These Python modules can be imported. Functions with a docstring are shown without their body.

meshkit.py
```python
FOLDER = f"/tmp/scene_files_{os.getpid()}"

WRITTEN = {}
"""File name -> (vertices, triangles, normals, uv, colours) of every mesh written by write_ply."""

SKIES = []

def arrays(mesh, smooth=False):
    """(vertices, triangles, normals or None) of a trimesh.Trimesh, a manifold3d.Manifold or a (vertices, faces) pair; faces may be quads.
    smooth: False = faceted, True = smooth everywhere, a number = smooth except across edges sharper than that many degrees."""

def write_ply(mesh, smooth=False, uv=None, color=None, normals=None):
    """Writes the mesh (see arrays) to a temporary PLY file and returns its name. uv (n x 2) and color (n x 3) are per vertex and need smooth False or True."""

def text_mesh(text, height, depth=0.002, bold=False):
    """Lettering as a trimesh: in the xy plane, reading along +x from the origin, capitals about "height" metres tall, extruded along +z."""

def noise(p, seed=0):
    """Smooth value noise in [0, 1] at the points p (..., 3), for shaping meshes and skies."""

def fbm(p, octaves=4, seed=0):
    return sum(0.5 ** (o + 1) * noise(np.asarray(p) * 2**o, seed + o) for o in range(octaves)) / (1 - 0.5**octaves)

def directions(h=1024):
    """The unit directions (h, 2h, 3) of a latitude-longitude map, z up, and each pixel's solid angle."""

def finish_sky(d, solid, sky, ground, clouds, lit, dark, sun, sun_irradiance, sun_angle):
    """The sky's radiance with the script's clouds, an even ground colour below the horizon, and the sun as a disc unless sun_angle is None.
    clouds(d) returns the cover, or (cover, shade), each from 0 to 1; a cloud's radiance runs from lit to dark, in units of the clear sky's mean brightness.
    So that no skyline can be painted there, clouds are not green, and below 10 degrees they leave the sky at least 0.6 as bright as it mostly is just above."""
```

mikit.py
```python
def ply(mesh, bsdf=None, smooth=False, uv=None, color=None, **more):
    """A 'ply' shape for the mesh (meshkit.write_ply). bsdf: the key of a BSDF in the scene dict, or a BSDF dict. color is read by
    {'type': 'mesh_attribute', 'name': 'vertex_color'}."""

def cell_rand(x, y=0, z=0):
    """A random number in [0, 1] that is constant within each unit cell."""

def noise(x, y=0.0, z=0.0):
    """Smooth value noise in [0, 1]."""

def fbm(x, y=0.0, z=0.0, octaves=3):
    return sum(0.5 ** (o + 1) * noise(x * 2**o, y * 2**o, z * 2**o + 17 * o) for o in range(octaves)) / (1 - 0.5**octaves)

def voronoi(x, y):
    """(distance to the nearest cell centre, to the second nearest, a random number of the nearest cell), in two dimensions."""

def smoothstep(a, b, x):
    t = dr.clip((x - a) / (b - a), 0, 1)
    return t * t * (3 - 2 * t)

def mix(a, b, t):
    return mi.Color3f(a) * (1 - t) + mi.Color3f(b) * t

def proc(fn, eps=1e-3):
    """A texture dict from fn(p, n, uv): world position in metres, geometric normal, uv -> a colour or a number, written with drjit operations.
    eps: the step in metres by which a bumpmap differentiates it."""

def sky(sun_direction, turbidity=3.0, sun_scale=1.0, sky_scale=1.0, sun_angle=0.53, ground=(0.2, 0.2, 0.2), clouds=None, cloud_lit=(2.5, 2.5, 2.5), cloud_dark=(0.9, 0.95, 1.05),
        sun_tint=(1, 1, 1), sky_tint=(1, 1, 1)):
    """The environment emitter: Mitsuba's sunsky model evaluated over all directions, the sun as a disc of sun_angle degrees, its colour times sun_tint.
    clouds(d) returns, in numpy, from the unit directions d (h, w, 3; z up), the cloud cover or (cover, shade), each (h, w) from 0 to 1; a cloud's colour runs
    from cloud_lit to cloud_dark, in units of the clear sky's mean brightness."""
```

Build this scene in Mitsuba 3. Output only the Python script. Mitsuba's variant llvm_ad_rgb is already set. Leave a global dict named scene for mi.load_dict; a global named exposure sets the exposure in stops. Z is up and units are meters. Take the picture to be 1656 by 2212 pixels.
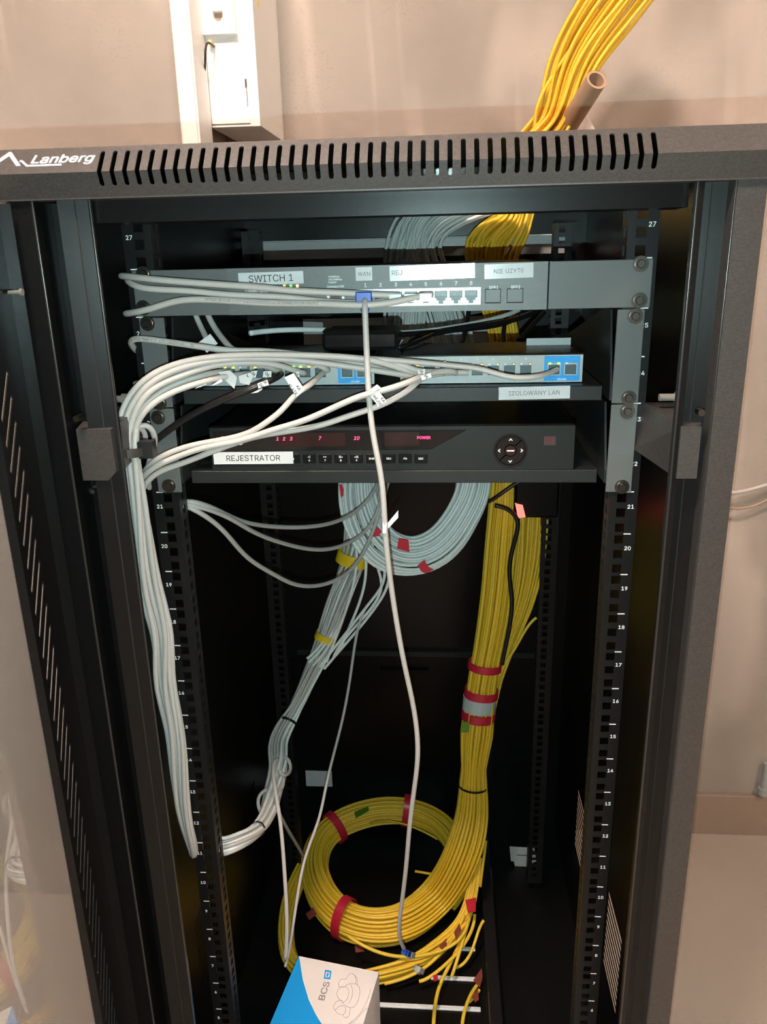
import math, random
import numpy as np, trimesh, mitsuba as mi, drjit as dr, mikit, meshkit
import manifold3d as m3
from mikit import proc, noise, fbm, smoothstep, mix
from shapely.geometry import Polygon, LineString, box as sbox, Point
from shapely import affinity, unary_union
from scipy.interpolate import CubicSpline

random.seed(7); rng = np.random.default_rng(7)
T = mi.ScalarTransform4f
# ------------------------------------------------------------------ camera, light, exposure
CAM = np.array([0.0558, -0.7748, 1.2543]); YAW, PIT, ROL, FOC = -0.0806, -0.3138, -0.0238, 1715.75
FW = np.array([math.sin(YAW)*math.cos(PIT), math.cos(YAW)*math.cos(PIT), math.sin(PIT)])
_r = np.array([math.cos(YAW), -math.sin(YAW), 0.0]); _u = np.cross(_r, FW)
RT = math.cos(ROL)*_r + math.sin(ROL)*_u; UP = -math.sin(ROL)*_r + math.cos(ROL)*_u
exposure = 0.0
scene, labels = {}, {}
scene['camera'] = {'type': 'perspective', 'fov': math.degrees(2*math.atan(828/FOC)), 'fov_axis': 'x', 'near_clip': 0.02, 'far_clip': 50.0,
                   'to_world': T().look_at(origin=CAM.tolist(), target=(CAM+FW).tolist(), up=UP.tolist())}
WARM = (1.0, 0.765, 0.635)
LAMPS = (((-0.32, -0.85, 2.72), 1.0), ((1.35, -0.95, 2.72), 0.5))
LAMP_POWER = 218.0
# the LED flash of the phone that takes the photograph, beside its lens
scene['phone_flash'] = {'type': 'point', 'position': [0.052, -0.775, 1.222], 'intensity': {'type': 'rgb', 'value': [1.22, 1.70, 1.70]}}

# ------------------------------------------------------------------ helpers
def at(px, py, Y):
    """the point of the plane y = Y seen at a pixel of the photograph"""
    d = FW + RT*(px-828)/FOC - UP*(py-1106)/FOC
    return CAM + d*(Y-CAM[1])/d[1]
def atz(px, py, Z):
    d = FW + RT*(px-828)/FOC - UP*(py-1106)/FOC
    return CAM + d*(Z-CAM[2])/d[2]
used = {}
def num(key):
    if key not in used: used[key] = 0; return key
    used[key] += 1; return '%s_%03d' % (key, used[key])
def thing(name, label, cat, group=None):
    k = num(name); labels[k] = {'label': label, 'category': cat}
    if group: labels[k]['group'] = group
    return k
def put(name, mesh, mat, parent=None, smooth=False, label=None, cat=None, group=None, kind=None, **more):
    k = num(parent+'__'+name if parent else name)
    if isinstance(mesh, list): mesh = trimesh.util.concatenate(mesh)
    scene[k] = mikit.ply(mesh, mat, smooth=smooth, **more)
    d = {}
    if label: d['label'] = label
    if cat: d['category'] = cat
    if group: d['group'] = group
    if kind: d['kind'] = kind
    if d: labels[k] = d
    return k
def struct(name, mesh, mat, label=None, parent=None, smooth=False):
    return put(name, mesh, mat, parent, smooth, label, kind='structure' if not parent else None)
def bx(x0, x1, y0, y1, z0, z1, c=0.0):
    """box, its edges chamfered by c"""
    lo, hi = np.minimum([x0, y0, z0], [x1, y1, z1]), np.maximum([x0, y0, z0], [x1, y1, z1])
    if c <= 0:
        m = trimesh.creation.box(hi-lo); m.apply_translation((lo+hi)/2); return m
    c = min(c, (hi-lo).min()*0.45); P = []
    for s in np.ndindex(2, 2, 2):
        p = np.where(s, hi, lo); q = np.where(s, -1.0, 1.0)*c
        for a in range(3):
            v = p+q; v[a] = p[a]; P.append(v)
    return hull(P)
def hull(P):
    return m2t(m3.Manifold.hull_points(np.asarray(P, float)))
def m2t(m):
    d = m.to_mesh(); return trimesh.Trimesh(d.vert_properties[:, :3], d.tri_verts, process=False)
def ext(poly, d):
    if poly.geom_type != 'Polygon': return trimesh.util.concatenate([ext(g, d) for g in poly.geoms if g.area > 1e-12])
    return trimesh.creation.extrude_polygon(poly, d, engine='earcut')
def xz(poly, y0, d):
    """polygon drawn in (x, z), its front at y0 facing -y, d thick"""
    m = ext(poly, d); v = m.vertices.copy(); m.vertices = np.stack([v[:, 0], y0+d-v[:, 2], v[:, 1]], 1); return m
def yz(poly, x0, d):
    m = ext(poly, d); v = m.vertices.copy(); m.vertices = np.stack([x0+v[:, 2], v[:, 0], v[:, 1]], 1); return m
def prism_z(poly, z0, z1):
    m = ext(poly, z1-z0); m.apply_translation([0, 0, z0]); return m
def sheet(pts, t=0.0008):
    return LineString(pts).buffer(t, cap_style='flat', join_style='mitre')
def cyl(p, q, r, n=16, r2=None):
    p, q = np.asarray(p, float), np.asarray(q, float); return tube([p, q], [r, r if r2 is None else r2], n, caps=True)
def tube(P, r, n=8, caps=True):
    P = np.asarray(P, float); r = np.broadcast_to(r, (len(P),)).astype(float)
    t = np.gradient(P, axis=0); t /= np.linalg.norm(t, axis=1, keepdims=True)+1e-12
    N, B = frames(t)
    a = np.arange(n)*2*np.pi/n
    v = P[:, None]+r[:, None, None]*(np.cos(a)[None, :, None]*N[:, None]+np.sin(a)[None, :, None]*B[:, None])
    return skin(v, caps)
def frames(t):
    N = np.zeros_like(t)
    n = np.cross(t[0], [0, 1, 0] if abs(t[0][1]) < 0.9 else [1, 0, 0]); n /= np.linalg.norm(n)
    for i in range(len(t)):
        n = n-t[i]*(n@t[i]); n /= np.linalg.norm(n)+1e-12; N[i] = n
    return N, np.cross(t, N)
def skin(v, caps):
    k, n = v.shape[:2]
    i, j = np.meshgrid(np.arange(k-1), np.arange(n), indexing='ij')
    q = np.stack([i*n+j, i*n+(j+1) % n, (i+1)*n+(j+1) % n, (i+1)*n+j], -1).reshape(-1, 4)
    f = np.vstack([q[:, [0, 1, 2]], q[:, [0, 2, 3]]]); V = v.reshape(-1, 3)
    if caps:
        V = np.vstack([V, v[0].mean(0), v[-1].mean(0)]); j = np.arange(n); a, b = k*n, k*n+1
        f = np.vstack([f, np.stack([(j+1) % n, j, j*0+a], 1), np.stack([(k-1)*n+j, (k-1)*n+(j+1) % n, j*0+b], 1)])
    return trimesh.Trimesh(V, f, process=False)
def spline(P, step=0.006):
    P = np.asarray(P, float); s = np.r_[0, np.cumsum(np.sqrt(np.linalg.norm(np.diff(P, axis=0), axis=1)))]
    cs = CubicSpline(s, P); L = np.linalg.norm(np.diff(P, axis=0), axis=1).sum()
    return cs(np.linspace(0, s[-1], max(6, int(L/step))))
def pt3(pts):
    """(px, py, Y) lies in the plane y = Y; (px, py, None, Z) at the height Z"""
    return [p if isinstance(p, np.ndarray) else atz(p[0], p[1], p[3]) if len(p) == 4 else at(*p) for p in pts]
def path(pts, step=0.006):
    """pixels with their depth, or points in metres given as arrays, joined by a smooth curve"""
    return spline(pt3(pts), step)
def text(t, h, d=0.0004, bold=False, shear=0.0):
    m = meshkit.text_mesh(t, h, d, bold)
    if shear: m.vertices[:, 0] += m.vertices[:, 1]*shear
    return m
def text_on(t, x, y, z, h, bold=False, d=0.0003, rot=0.0, shear=0.0, anchor='c', sx=1.0):
    """lettering on a face that looks towards -y, centred on (x, z)"""
    m = text(t, h, d, bold, shear); v = m.vertices.copy(); b = m.bounds
    v[:, 0] = (v[:, 0]-((b[0][0]+b[1][0])/2 if anchor == 'c' else b[0][0]))*sx; v[:, 1] -= (b[0][1]+b[1][1])/2
    c, s = math.cos(rot), math.sin(rot); X, Zz = v[:, 0]*c-v[:, 1]*s, v[:, 0]*s+v[:, 1]*c
    m.vertices = np.stack([x+X, y-v[:, 2], z+Zz], 1); return m

# ------------------------------------------------------------------ materials
def rgb(*c): return {'type': 'rgb', 'value': list(c)}
def mat(name, color, rough=0.5, metal=0.0, spec=0.5, two=True, **kw):
    b = {'type': 'principled', 'base_color': color if isinstance(color, dict) else rgb(*color), 'roughness': rough, 'metallic': metal, **kw}
    if metal == 0 and 'spec_trans' not in kw: b['specular'] = spec
    scene[name] = {'type': 'twosided', 'bsdf': b} if two else b
def plaster(p, n, uv):
    a = fbm(p.x*3.1+p.y*2.0, p.z*2.3, p.y*1.7, 4); b = fbm(p.x*9, p.z*7+4, p.y*8, 3)
    s = smoothstep(0.52, 0.74, fbm(p.x*5+9, p.z*2.6, p.y*5, 3))
    v = smoothstep(0.60, 0.74, fbm(p.x*22+p.z*1.3, p.z*1.1, p.y*22, 3))                 # trowel streaks
    d = smoothstep(0.70, 0.80, noise(p.x*380, p.z*380, p.y*380))*smoothstep(0.5, 0.75, b)
    c = mix(mi.Color3f(0.345, 0.305, 0.265), mi.Color3f(0.47, 0.415, 0.365), smoothstep(0.25, 0.75, a*0.7+b*0.3))
    c = mix(c, mi.Color3f(0.62, 0.545, 0.485), s*0.55)
    return mix(mix(c, mi.Color3f(0.64, 0.565, 0.51), v*0.6), mi.Color3f(0.25, 0.20, 0.16), d*0.18)
def plaster_bump(p, n, uv):
    return fbm(p.x*240, p.z*240, p.y*240, 3)*0.0006+fbm(p.x*30, p.z*30, p.y*30, 2)*0.0012
scene['m_plaster'] = {'type': 'bumpmap', 'arbitrary': proc(plaster_bump, 0.002), 'bsdf': {'type': 'twosided', 'bsdf': {'type': 'diffuse', 'reflectance': proc(plaster)}}}
def floor_c(p, n, uv):
    return mix(mi.Color3f(0.44, 0.37, 0.31), mi.Color3f(0.54, 0.46, 0.385), fbm(p.x*4, p.y*4, 0.0, 4))
mat('m_floor', proc(floor_c), 0.6)
mat('m_baseboard', (0.36, 0.27, 0.21), 0.5)
mat('m_ceiling', (0.75, 0.73, 0.70), 0.8)
mat('m_white_plastic', (0.90, 0.89, 0.86), 0.45)
mat('m_hole', (0.10, 0.07, 0.06), 0.6)
def powder(p, n, uv):
    return mix(mi.Color3f(0.0035, 0.0035, 0.0038), mi.Color3f(0.006, 0.006, 0.006), noise(p.x*700, p.y*700, p.z*700))
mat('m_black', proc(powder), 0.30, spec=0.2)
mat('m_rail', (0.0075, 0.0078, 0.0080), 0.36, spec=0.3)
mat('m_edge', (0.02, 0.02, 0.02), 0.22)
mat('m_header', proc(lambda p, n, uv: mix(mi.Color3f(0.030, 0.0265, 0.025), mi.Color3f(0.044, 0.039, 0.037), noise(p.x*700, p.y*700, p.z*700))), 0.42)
mat('m_black_gloss', (0.012, 0.011, 0.011), 0.12)
mat('m_black_cable', (0.012, 0.011, 0.011), 0.35)
mat('m_rubber', (0.010, 0.010, 0.010), 0.7)
mat('m_switch', proc(lambda p, n, uv: mix(mi.Color3f(0.100, 0.110, 0.110), mi.Color3f(0.122, 0.132, 0.132), noise(p.x*900, p.y*900, p.z*900))), 0.45)
mat('m_ear', (0.100, 0.106, 0.104), 0.5)
mat('m_shelf', (0.012, 0.0145, 0.0145), 0.42, spec=0.35)
mat('m_steel', (0.62, 0.60, 0.56), 0.28, 1.0)
mat('m_bolt', (0.20, 0.18, 0.155), 0.3, spec=0.9)
mat('m_nickel', (0.20, 0.18, 0.16), 0.28, 1.0)
mat('m_label', (0.57, 0.59, 0.60), 0.17)
mat('m_paper', (0.66, 0.66, 0.65), 0.6)
mat('m_ink', (0.03, 0.03, 0.032), 0.6)
mat('m_ink_grey', (0.16, 0.16, 0.17), 0.6)
mat('m_print', (0.75, 0.75, 0.75), 0.5)
mat('m_silver', (0.36, 0.39, 0.39), 0.4)
mat('m_blue', (0.008, 0.29, 0.70), 0.5)
mat('m_blue_boot', (0.010, 0.07, 0.42), 0.35)
mat('m_port_white', (0.85, 0.86, 0.86), 0.35)
mat('m_port_dark', (0.05, 0.085, 0.095), 0.4)
mat('m_gold', (0.80, 0.55, 0.25), 0.3, 1.0)
mat('m_clear', (0.50, 0.52, 0.52), 0.2)
mat('m_cable', (0.50, 0.47, 0.44), 0.48)
mat('m_cable_b', (0.47, 0.445, 0.42), 0.45)
mat('m_cable_grey', (0.33, 0.33, 0.345), 0.45)
mat('m_cable_rear', (0.76, 0.80, 0.78), 0.45)
mat('m_cable_rear_b', (0.68, 0.72, 0.70), 0.45)
mat('m_yellow', (0.84, 0.54, 0.035), 0.45)
mat('m_yellow_b', (0.78, 0.50, 0.03), 0.45)
mat('m_yellow_c', (0.87, 0.58, 0.05), 0.45)
mat('m_red_tape', (0.58, 0.02, 0.045), 0.35)
mat('m_brown_tape', (0.22, 0.05, 0.035), 0.4)
mat('m_yellow_tape', (0.72, 0.50, 0.02), 0.35)
mat('m_green_tape', (0.12, 0.24, 0.015), 0.4)
mat('m_clear_tape', (0.50, 0.55, 0.55), 0.15)
mat('m_card', (0.44, 0.29, 0.19), 0.8)
mat('m_card_in', (0.16, 0.09, 0.03), 0.8)
mat('m_box_white', (0.76, 0.70, 0.67), 0.5)
mat('m_box_line', (0.30, 0.27, 0.27), 0.5)
mat('m_red_window', (0.022, 0.006, 0.005), 0.25)
mat('m_receiver', (0.06, 0.022, 0.022), 0.35)
mat('m_recorder', (0.0095, 0.0115, 0.0115), 0.45, spec=0.25)
mat('m_copper', (0.55, 0.30, 0.19), 0.35, 1.0)
scene['m_glass'] = {'type': 'blendbsdf', 'weight': 0.16, 'a': {'type': 'thindielectric', 'int_ior': 1.5}, 'b': {'type': 'twosided', 'bsdf': {'type': 'diffuse', 'reflectance': rgb(0.62, 0.64, 0.63)}}}  # dusty glass
def led(name, mesh, parent, color, power, label=None):
    k = put(name, mesh, 'm_hole', parent, label=label)
    scene[k]['emitter'] = {'type': 'area', 'radiance': rgb(*[c*power for c in color]), 'sampling_weight': 0.01}
    return k

# ------------------------------------------------------------------ the room
ZF = -0.035; YB = 0.80
struct('floor', bx(-4.0, 3.6, -5.0, YB+0.1, ZF-0.1, ZF), 'm_floor', 'beige concrete floor')
struct('wall_back', bx(-0.6, 3.6, YB, YB+0.1, ZF, 2.9), 'm_plaster', 'patchy beige plaster wall behind the rack')
struct('wall_left', bx(-4.0, -0.3445, 0.535, 0.9, ZF, 2.9), 'm_plaster', 'beige plaster wall standing forward on the left')
struct('wall_side_left', bx(-4.1, -4.0, -5.0, 0.9, ZF, 2.9), 'm_plaster')
struct('wall_right', bx(3.6, 3.7, -5.0, 0.9, ZF, 2.9), 'm_plaster')
struct('wall_front', bx(-4.1, 3.7, -5.1, -5.0, ZF, 2.9), 'm_plaster')
struct('ceiling', bx(-4.1, 3.7, -5.1, 0.9, 2.9, 3.0), 'm_ceiling')
struct('baseboard_back', [bx(0.32, 3.6, YB-0.012, YB, ZF, 0.070, 0.001)], 'm_baseboard', 'brown skirting strip at the foot of the back wall')
for LAMP, LP in LAMPS:
    lamp = thing('ceiling_lamp', 'round warm ceiling lamp ' + ('to the left of the rack' if LAMP[0] < 0 else 'to the right of the rack'), 'lamp')
    k = put('diffuser', cyl((LAMP[0], LAMP[1], LAMP[2]), (LAMP[0], LAMP[1], LAMP[2]+0.05), 0.16, 32), 'm_white_plastic', lamp)
    scene[k]['emitter'] = {'type': 'area', 'radiance': rgb(*[c*LAMP_POWER*LP for c in WARM])}
    put('base', cyl((LAMP[0], LAMP[1], LAMP[2]+0.051), (LAMP[0], LAMP[1], 2.9), 0.10, 32), 'm_white_plastic', lamp)

# white cable trunking and the box on the wall
tr = thing('cable_trunking', 'white plastic cable trunking running up the wall corner', 'trunking')
put('duct', bx(-0.3445, -0.3155, 0.528, 0.60, ZF, 2.9, 0.001), 'm_white_plastic', tr)
put('cover', bx(-0.342, -0.318, 0.5245, 0.528, ZF, 2.9, 0.001), 'm_white_plastic', tr)
wb = thing('wall_box', 'white sheet metal junction box hung on the back wall beside the trunking', 'junction box')
zb = at(557, 272, 0.605)[2]
body = m2t(m3.Manifold.cube((0.081, 0.195, 0.60)).translate((-0.3185, 0.605, zb)))
put('body', body, 'm_white_plastic', wb)
put('door', bx(-0.3165, -0.2535, 0.6025, 0.605, zb+0.004, zb+0.598, 0.0006), 'm_white_plastic', wb)
put('edge_strip', bx(-0.2515, -0.2375, 0.6025, 0.605, zb-0.001, zb+0.598, 0.0006), 'm_white_plastic', wb)
p = at(531, 180, 0.602); put('latch_slot', bx(p[0]-0.0012, p[0]+0.0012, 0.6005, 0.6026, p[2]-0.006, p[2]+0.006), 'm_hole', wb, label='small dark latch slot')
q = at(535, 230, 0.602); put('latch_line', bx(q[0]-0.0006, q[0]+0.0006, 0.6015, 0.6026, q[2], p[2]-0.006), 'm_baseboard', wb)
ol = thing('wall_socket', 'white square data socket on the front of the white junction box', 'socket')
p0, p1 = at(438, 75, 0.59), at(509, 72, 0.59)
pl = sbox(p0[0], p0[2], p1[0], p0[2]+0.085)
c = at(470, 33, 0.59)
d_hole = Polygon([(c[0]-0.0075, c[2]+0.006), (c[0]+0.0075, c[2]+0.006), (c[0]+0.0075, c[2]-0.002), (c[0]+0.003, c[2]-0.008), (c[0]-0.003, c[2]-0.008), (c[0]-0.0075, c[2]-0.002)])
put('plate', xz(pl.difference(d_hole), 0.590, 0.0125), 'm_white_plastic', ol)
put('jack', xz(d_hole, 0.600, 0.002), 'm_baseboard', ol, label='dark jack opening')
put('antenna_lead', tube(path([(463, 100, 0.603), (458, 97, 0.592), (448, 93, 0.575), (444, 105, 0.57), (443, 130, 0.575), (441, 160, 0.60)]), 0.0016, 6), 'm_black_cable', smooth=True,
    label='short black antenna lead poking out of the white junction box', cat='cable')
p = at(459, 99, 0.603); put('gold_connector', cyl(p, p+np.array([-.001, -0.012, 0.003]), 0.0036, 12), 'm_gold', smooth=30, label='small brass connector on the front of the white junction box', cat='connector')
put('green_wire', tube(path([(548, -8, 0.64), (556, 2, 0.64), (560, 14, 0.64)]), 0.0011, 6), 'm_yellow_tape', label='yellow tipped wire end beside the junction box at the top edge', cat='wire')

# ------------------------------------------------------------------ the server cabinet
XL, XR, YF, YR, ZT = -0.300, 0.299, -0.105, 0.70, 1.342
cab = thing('server_cabinet', 'tall black 19 inch server rack cabinet with its glass door open', 'server cabinet')
U, Z0 = 0.04445, 0.09
# header: two slotted faces that meet in a crease
tp, cr, bt = (-0.099, 1.3412), (-0.116, 1.3212), (-0.109, 1.3030)
def sloped(poly, a, b, d=0.0012):
    """polygon in (x, t), t metres up from a to b in the (y, z) plane"""
    m = ext(poly, d); v = m.vertices.copy(); e = np.array(b)-a; L = np.linalg.norm(e); e /= L; n = np.array([e[1], -e[0]])
    m.vertices = np.stack([v[:, 0], a[0]+e[0]*v[:, 1]+n[0]*(d-v[:, 2]), a[1]+e[1]*v[:, 1]+n[1]*(d-v[:, 2])], 1); m.invert(); return m
Lu, Ll = math.hypot(tp[0]-cr[0], tp[1]-cr[1]), math.hypot(bt[0]-cr[0], bt[1]-cr[1])
xs = np.linspace(-0.2155, 0.2125, 43)
up = sbox(-0.312, 0, 0.305, Lu).difference(unary_union([sbox(x-.0019, -1, x+.0019, Lu*0.74).union(Point(x, Lu*0.74).buffer(.0019, 6)) for x in xs]))
lo = sbox(-0.312, 0, 0.305, Ll).difference(unary_union([sbox(x-.0019, Ll*0.52, x+.0019, 1).union(Point(x, Ll*0.52).buffer(.0019, 6)) for x in xs]))
hm = [sloped(up, cr, tp), sloped(lo, bt, cr)]
hm.append(bx(-0.312, 0.305, -0.1090, -0.09, 1.3018, 1.3030))
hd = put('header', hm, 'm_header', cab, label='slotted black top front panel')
sl = np.array(tp)-cr; sl /= np.linalg.norm(sl)
def on_header(m):
    """mesh in (x, up) on the upper face of the header"""
    v = m.vertices.copy(); nrm = np.array([sl[1], -sl[0]])
    m.vertices = np.stack([v[:, 0], cr[0]+sl[0]*v[:, 1]-nrm[0]*(0.0001+v[:, 2]), cr[1]+sl[1]*v[:, 1]-nrm[1]*(0.0001+v[:, 2])], 1); return m
def hdr(px, py):
    p = at(px, py, -0.108); return p[0], (at(px, py, -0.108)[2]-cr[1])/sl[1]
lt = text('Lanberg', 0.0082, 0.0003, True, 0.22); x0, t0 = hdr(68, 356); x1, _ = hdr(205, 350)
lt.vertices[:, 0] *= (x1-x0)/(lt.bounds[1][0]-lt.bounds[0][0]); lt.apply_translation([x0-lt.bounds[0][0], 0.0106, 0])
lg = [on_header(lt)]
def hl(pts): return LineString(pts).buffer(0.0009, cap_style='flat', join_style='mitre')
b0 = 0.0084
peak = Polygon([(x0-.0345, b0), (x0-.0205, b0+.0150), (x0-.0185, b0+.0150), (x0-.0075, b0), (x0-.0115, b0), (x0-.0195, b0+.0108), (x0-.0305, b0)])
left = Polygon([(x0-.050, b0), (x0-.037, b0+.0108), (x0-.0345, b0+.0108), (x0-.0310, b0+.0072), (x0-.0325, b0+.0056), (x0-.0358, b0+.0078), (x0-.046, b0)])
rt_ = hl([(x0-.0095, b0+.0050), (x0-.0078, b0+.0050), (x0-.0025, b0-.0002), (x0+.026, b0-.0002)])
for g in (peak, left, rt_): lg.append(on_header(ext(g, 0.0003)))
put('logo', lg, 'm_print', cab+'__header', label='white printed lettering and mountain emblem')
put('roof', prism_z(sbox(XL, -0.098, XR, YR).difference(sbox(0.08, 0.55, 0.26, 0.67)), 1.3395, 1.3412), 'm_black', cab)
put('ceiling_beam', [bx(-0.2345, 0.2465, -0.090, -0.088, 1.2842, 1.3018), bx(-0.2345, 0.2465, -0.088, -0.05, 1.2842, 1.2855)], 'm_black', cab)
put('roof_rib', [bx(-0.28, 0.28, y, y+0.015, 1.318, 1.3395, 0.001) for y in (0.12, 0.34)]+[bx(-0.12, 0.10, 0.14, 0.33, 1.326, 1.333, 0.002)], 'm_black_gloss', cab)
# front posts
pr = [(0.299, 0.02), (0.299, YF), (0.276, YF), (0.2755, -0.0925), (0.2525, -0.0885), (0.2525, YF), (0.2475, YF), (0.2475, -0.101)]
plf = [(-0.299, 0.02), (-0.299, YF), (-0.279, YF), (-0.279, -0.072), (-0.2575, -0.072), (-0.2575, -0.1040), (-0.2455, -0.1002), (-0.2345, -0.0968), (-0.2345, -0.094)]
k_ = put('front_post', prism_z(sheet(pr[3:]), 0.0, 1.3018), 'm_black', cab); put('flange', prism_z(sheet(pr[:4]), 0.0, 1.3018), 'm_header', k_); put('front_post', prism_z(sheet(plf), 0.0, 1.3018), 'm_black', cab)
for x, y in ((0.2480, YF-.0002), (0.2765, YF-.0004), (-0.2790, YF-.0002), (-0.2345, -0.0973), (-0.2998, YF)):
    put('rolled_edge', tube(np.array([[x, y, 0.02], [x, y, 0.6], [x, y, 1.3015]]), 0.0013, 8), 'm_edge', cab, smooth=True)
for x, y in ((0.2635, -0.0910), (-0.2455, -0.1009)): put('rubber_seal', tube(np.array([[x, y, 0.02], [x, y, 0.6], [x, y, 1.3015]]), 0.0007, 6), 'm_rubber', cab)
# side panels with louvre slots
def slot_rows(y0, y1, z0, n, pitch): return unary_union([sbox(y0, z0+i*pitch-0.0042, y1, z0+i*pitch+0.0042) for i in range(n)])
vents = unary_union([slot_rows(0.10, 0.19, 0.222, 11, 0.0125), slot_rows(0.37, 0.465, 0.205, 10, 0.0125)])
for x in (XR-0.0004, XL): put('side_panel', yz(sbox(-0.06, 0.0, YR, 1.3395).difference(vents), x, 0.0004), 'm_black', cab)
put('vent_cover', bx(XL-0.008, XL-0.006, 0.05, 0.55, 0.15, 0.40), 'm_black', cab)
# rear
hole = sbox(*at(820, 1449, YR)[[0, 2]], *at(925, 1436, YR)[[0, 2]])
put('rear_panel', xz(sbox(XL, 0.0, XR, 1.3395).difference(hole), YR, 0.0015), 'm_black', cab)
put('latch_recess', bx(hole.bounds[0]-.004, hole.bounds[2]+.004, YR+.012, YR+.014, hole.bounds[1]-.004, hole.bounds[3]+.004), 'm_black', cab)
z_ = at(828, 1412, 0.69)[2]
put('rear_ledge', bx(XL+.05, XR-.05, 0.688, YR, z_-0.006, z_+0.006, 0.001), 'm_shelf', cab)
zt0, zt1 = at(828, 556, 0.68)[2], at(828, 515, 0.68)[2]
put('rear_beam', [bx(XL+.03, XR-.03, 0.680, 0.682, zt0, zt1), bx(XL+.03, XR-.03, 0.66, 0.68, zt1-.002, zt1)], 'm_silver', cab)
put('rear_band', bx(-0.20, 0.16, 0.684, 0.686, at(828, 742, 0.684)[2], at(828, 686, 0.684)[2]), 'm_silver', cab)
put('floor_plate', [bx(XL, XR, YF, YR, 0.046, 0.05)], 'm_black', cab); put('plinth', [bx(XL, XR, YF, YF+.002, 0.0, 0.05), bx(XL, XR, YR-.002, YR, 0.0, 0.05)], 'm_black', cab)
for sx in (XL+0.04, XR-0.04):
    for y in (YF+0.05, YR-0.05): put('foot', cyl((sx, y, ZF), (sx, y, 0.046), 0.018, 16), 'm_rubber', cab, smooth=30)
for py, x0p, x1p in ((2180, 812, 1038), (2115, 930, 1032), (2050, 990, 1026)):
    a, b = atz(x0p, py-4, 0.053), atz(x1p, py, 0.053)
    put('floor_slat', bx(a[0], b[0], b[1]-0.004, b[1]+0.004, 0.05, 0.054, 0.001), 'm_port_white', cab, label='pale metal bar on the rack floor')
a = atz(1068, 2212, 0.10); b = atz(1050, 1950, 0.10)
put('floor_channel', [bx(0.128, 0.150, 0.16, 0.62, 0.05, 0.085, 0.002)], 'm_black_gloss', cab)

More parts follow.
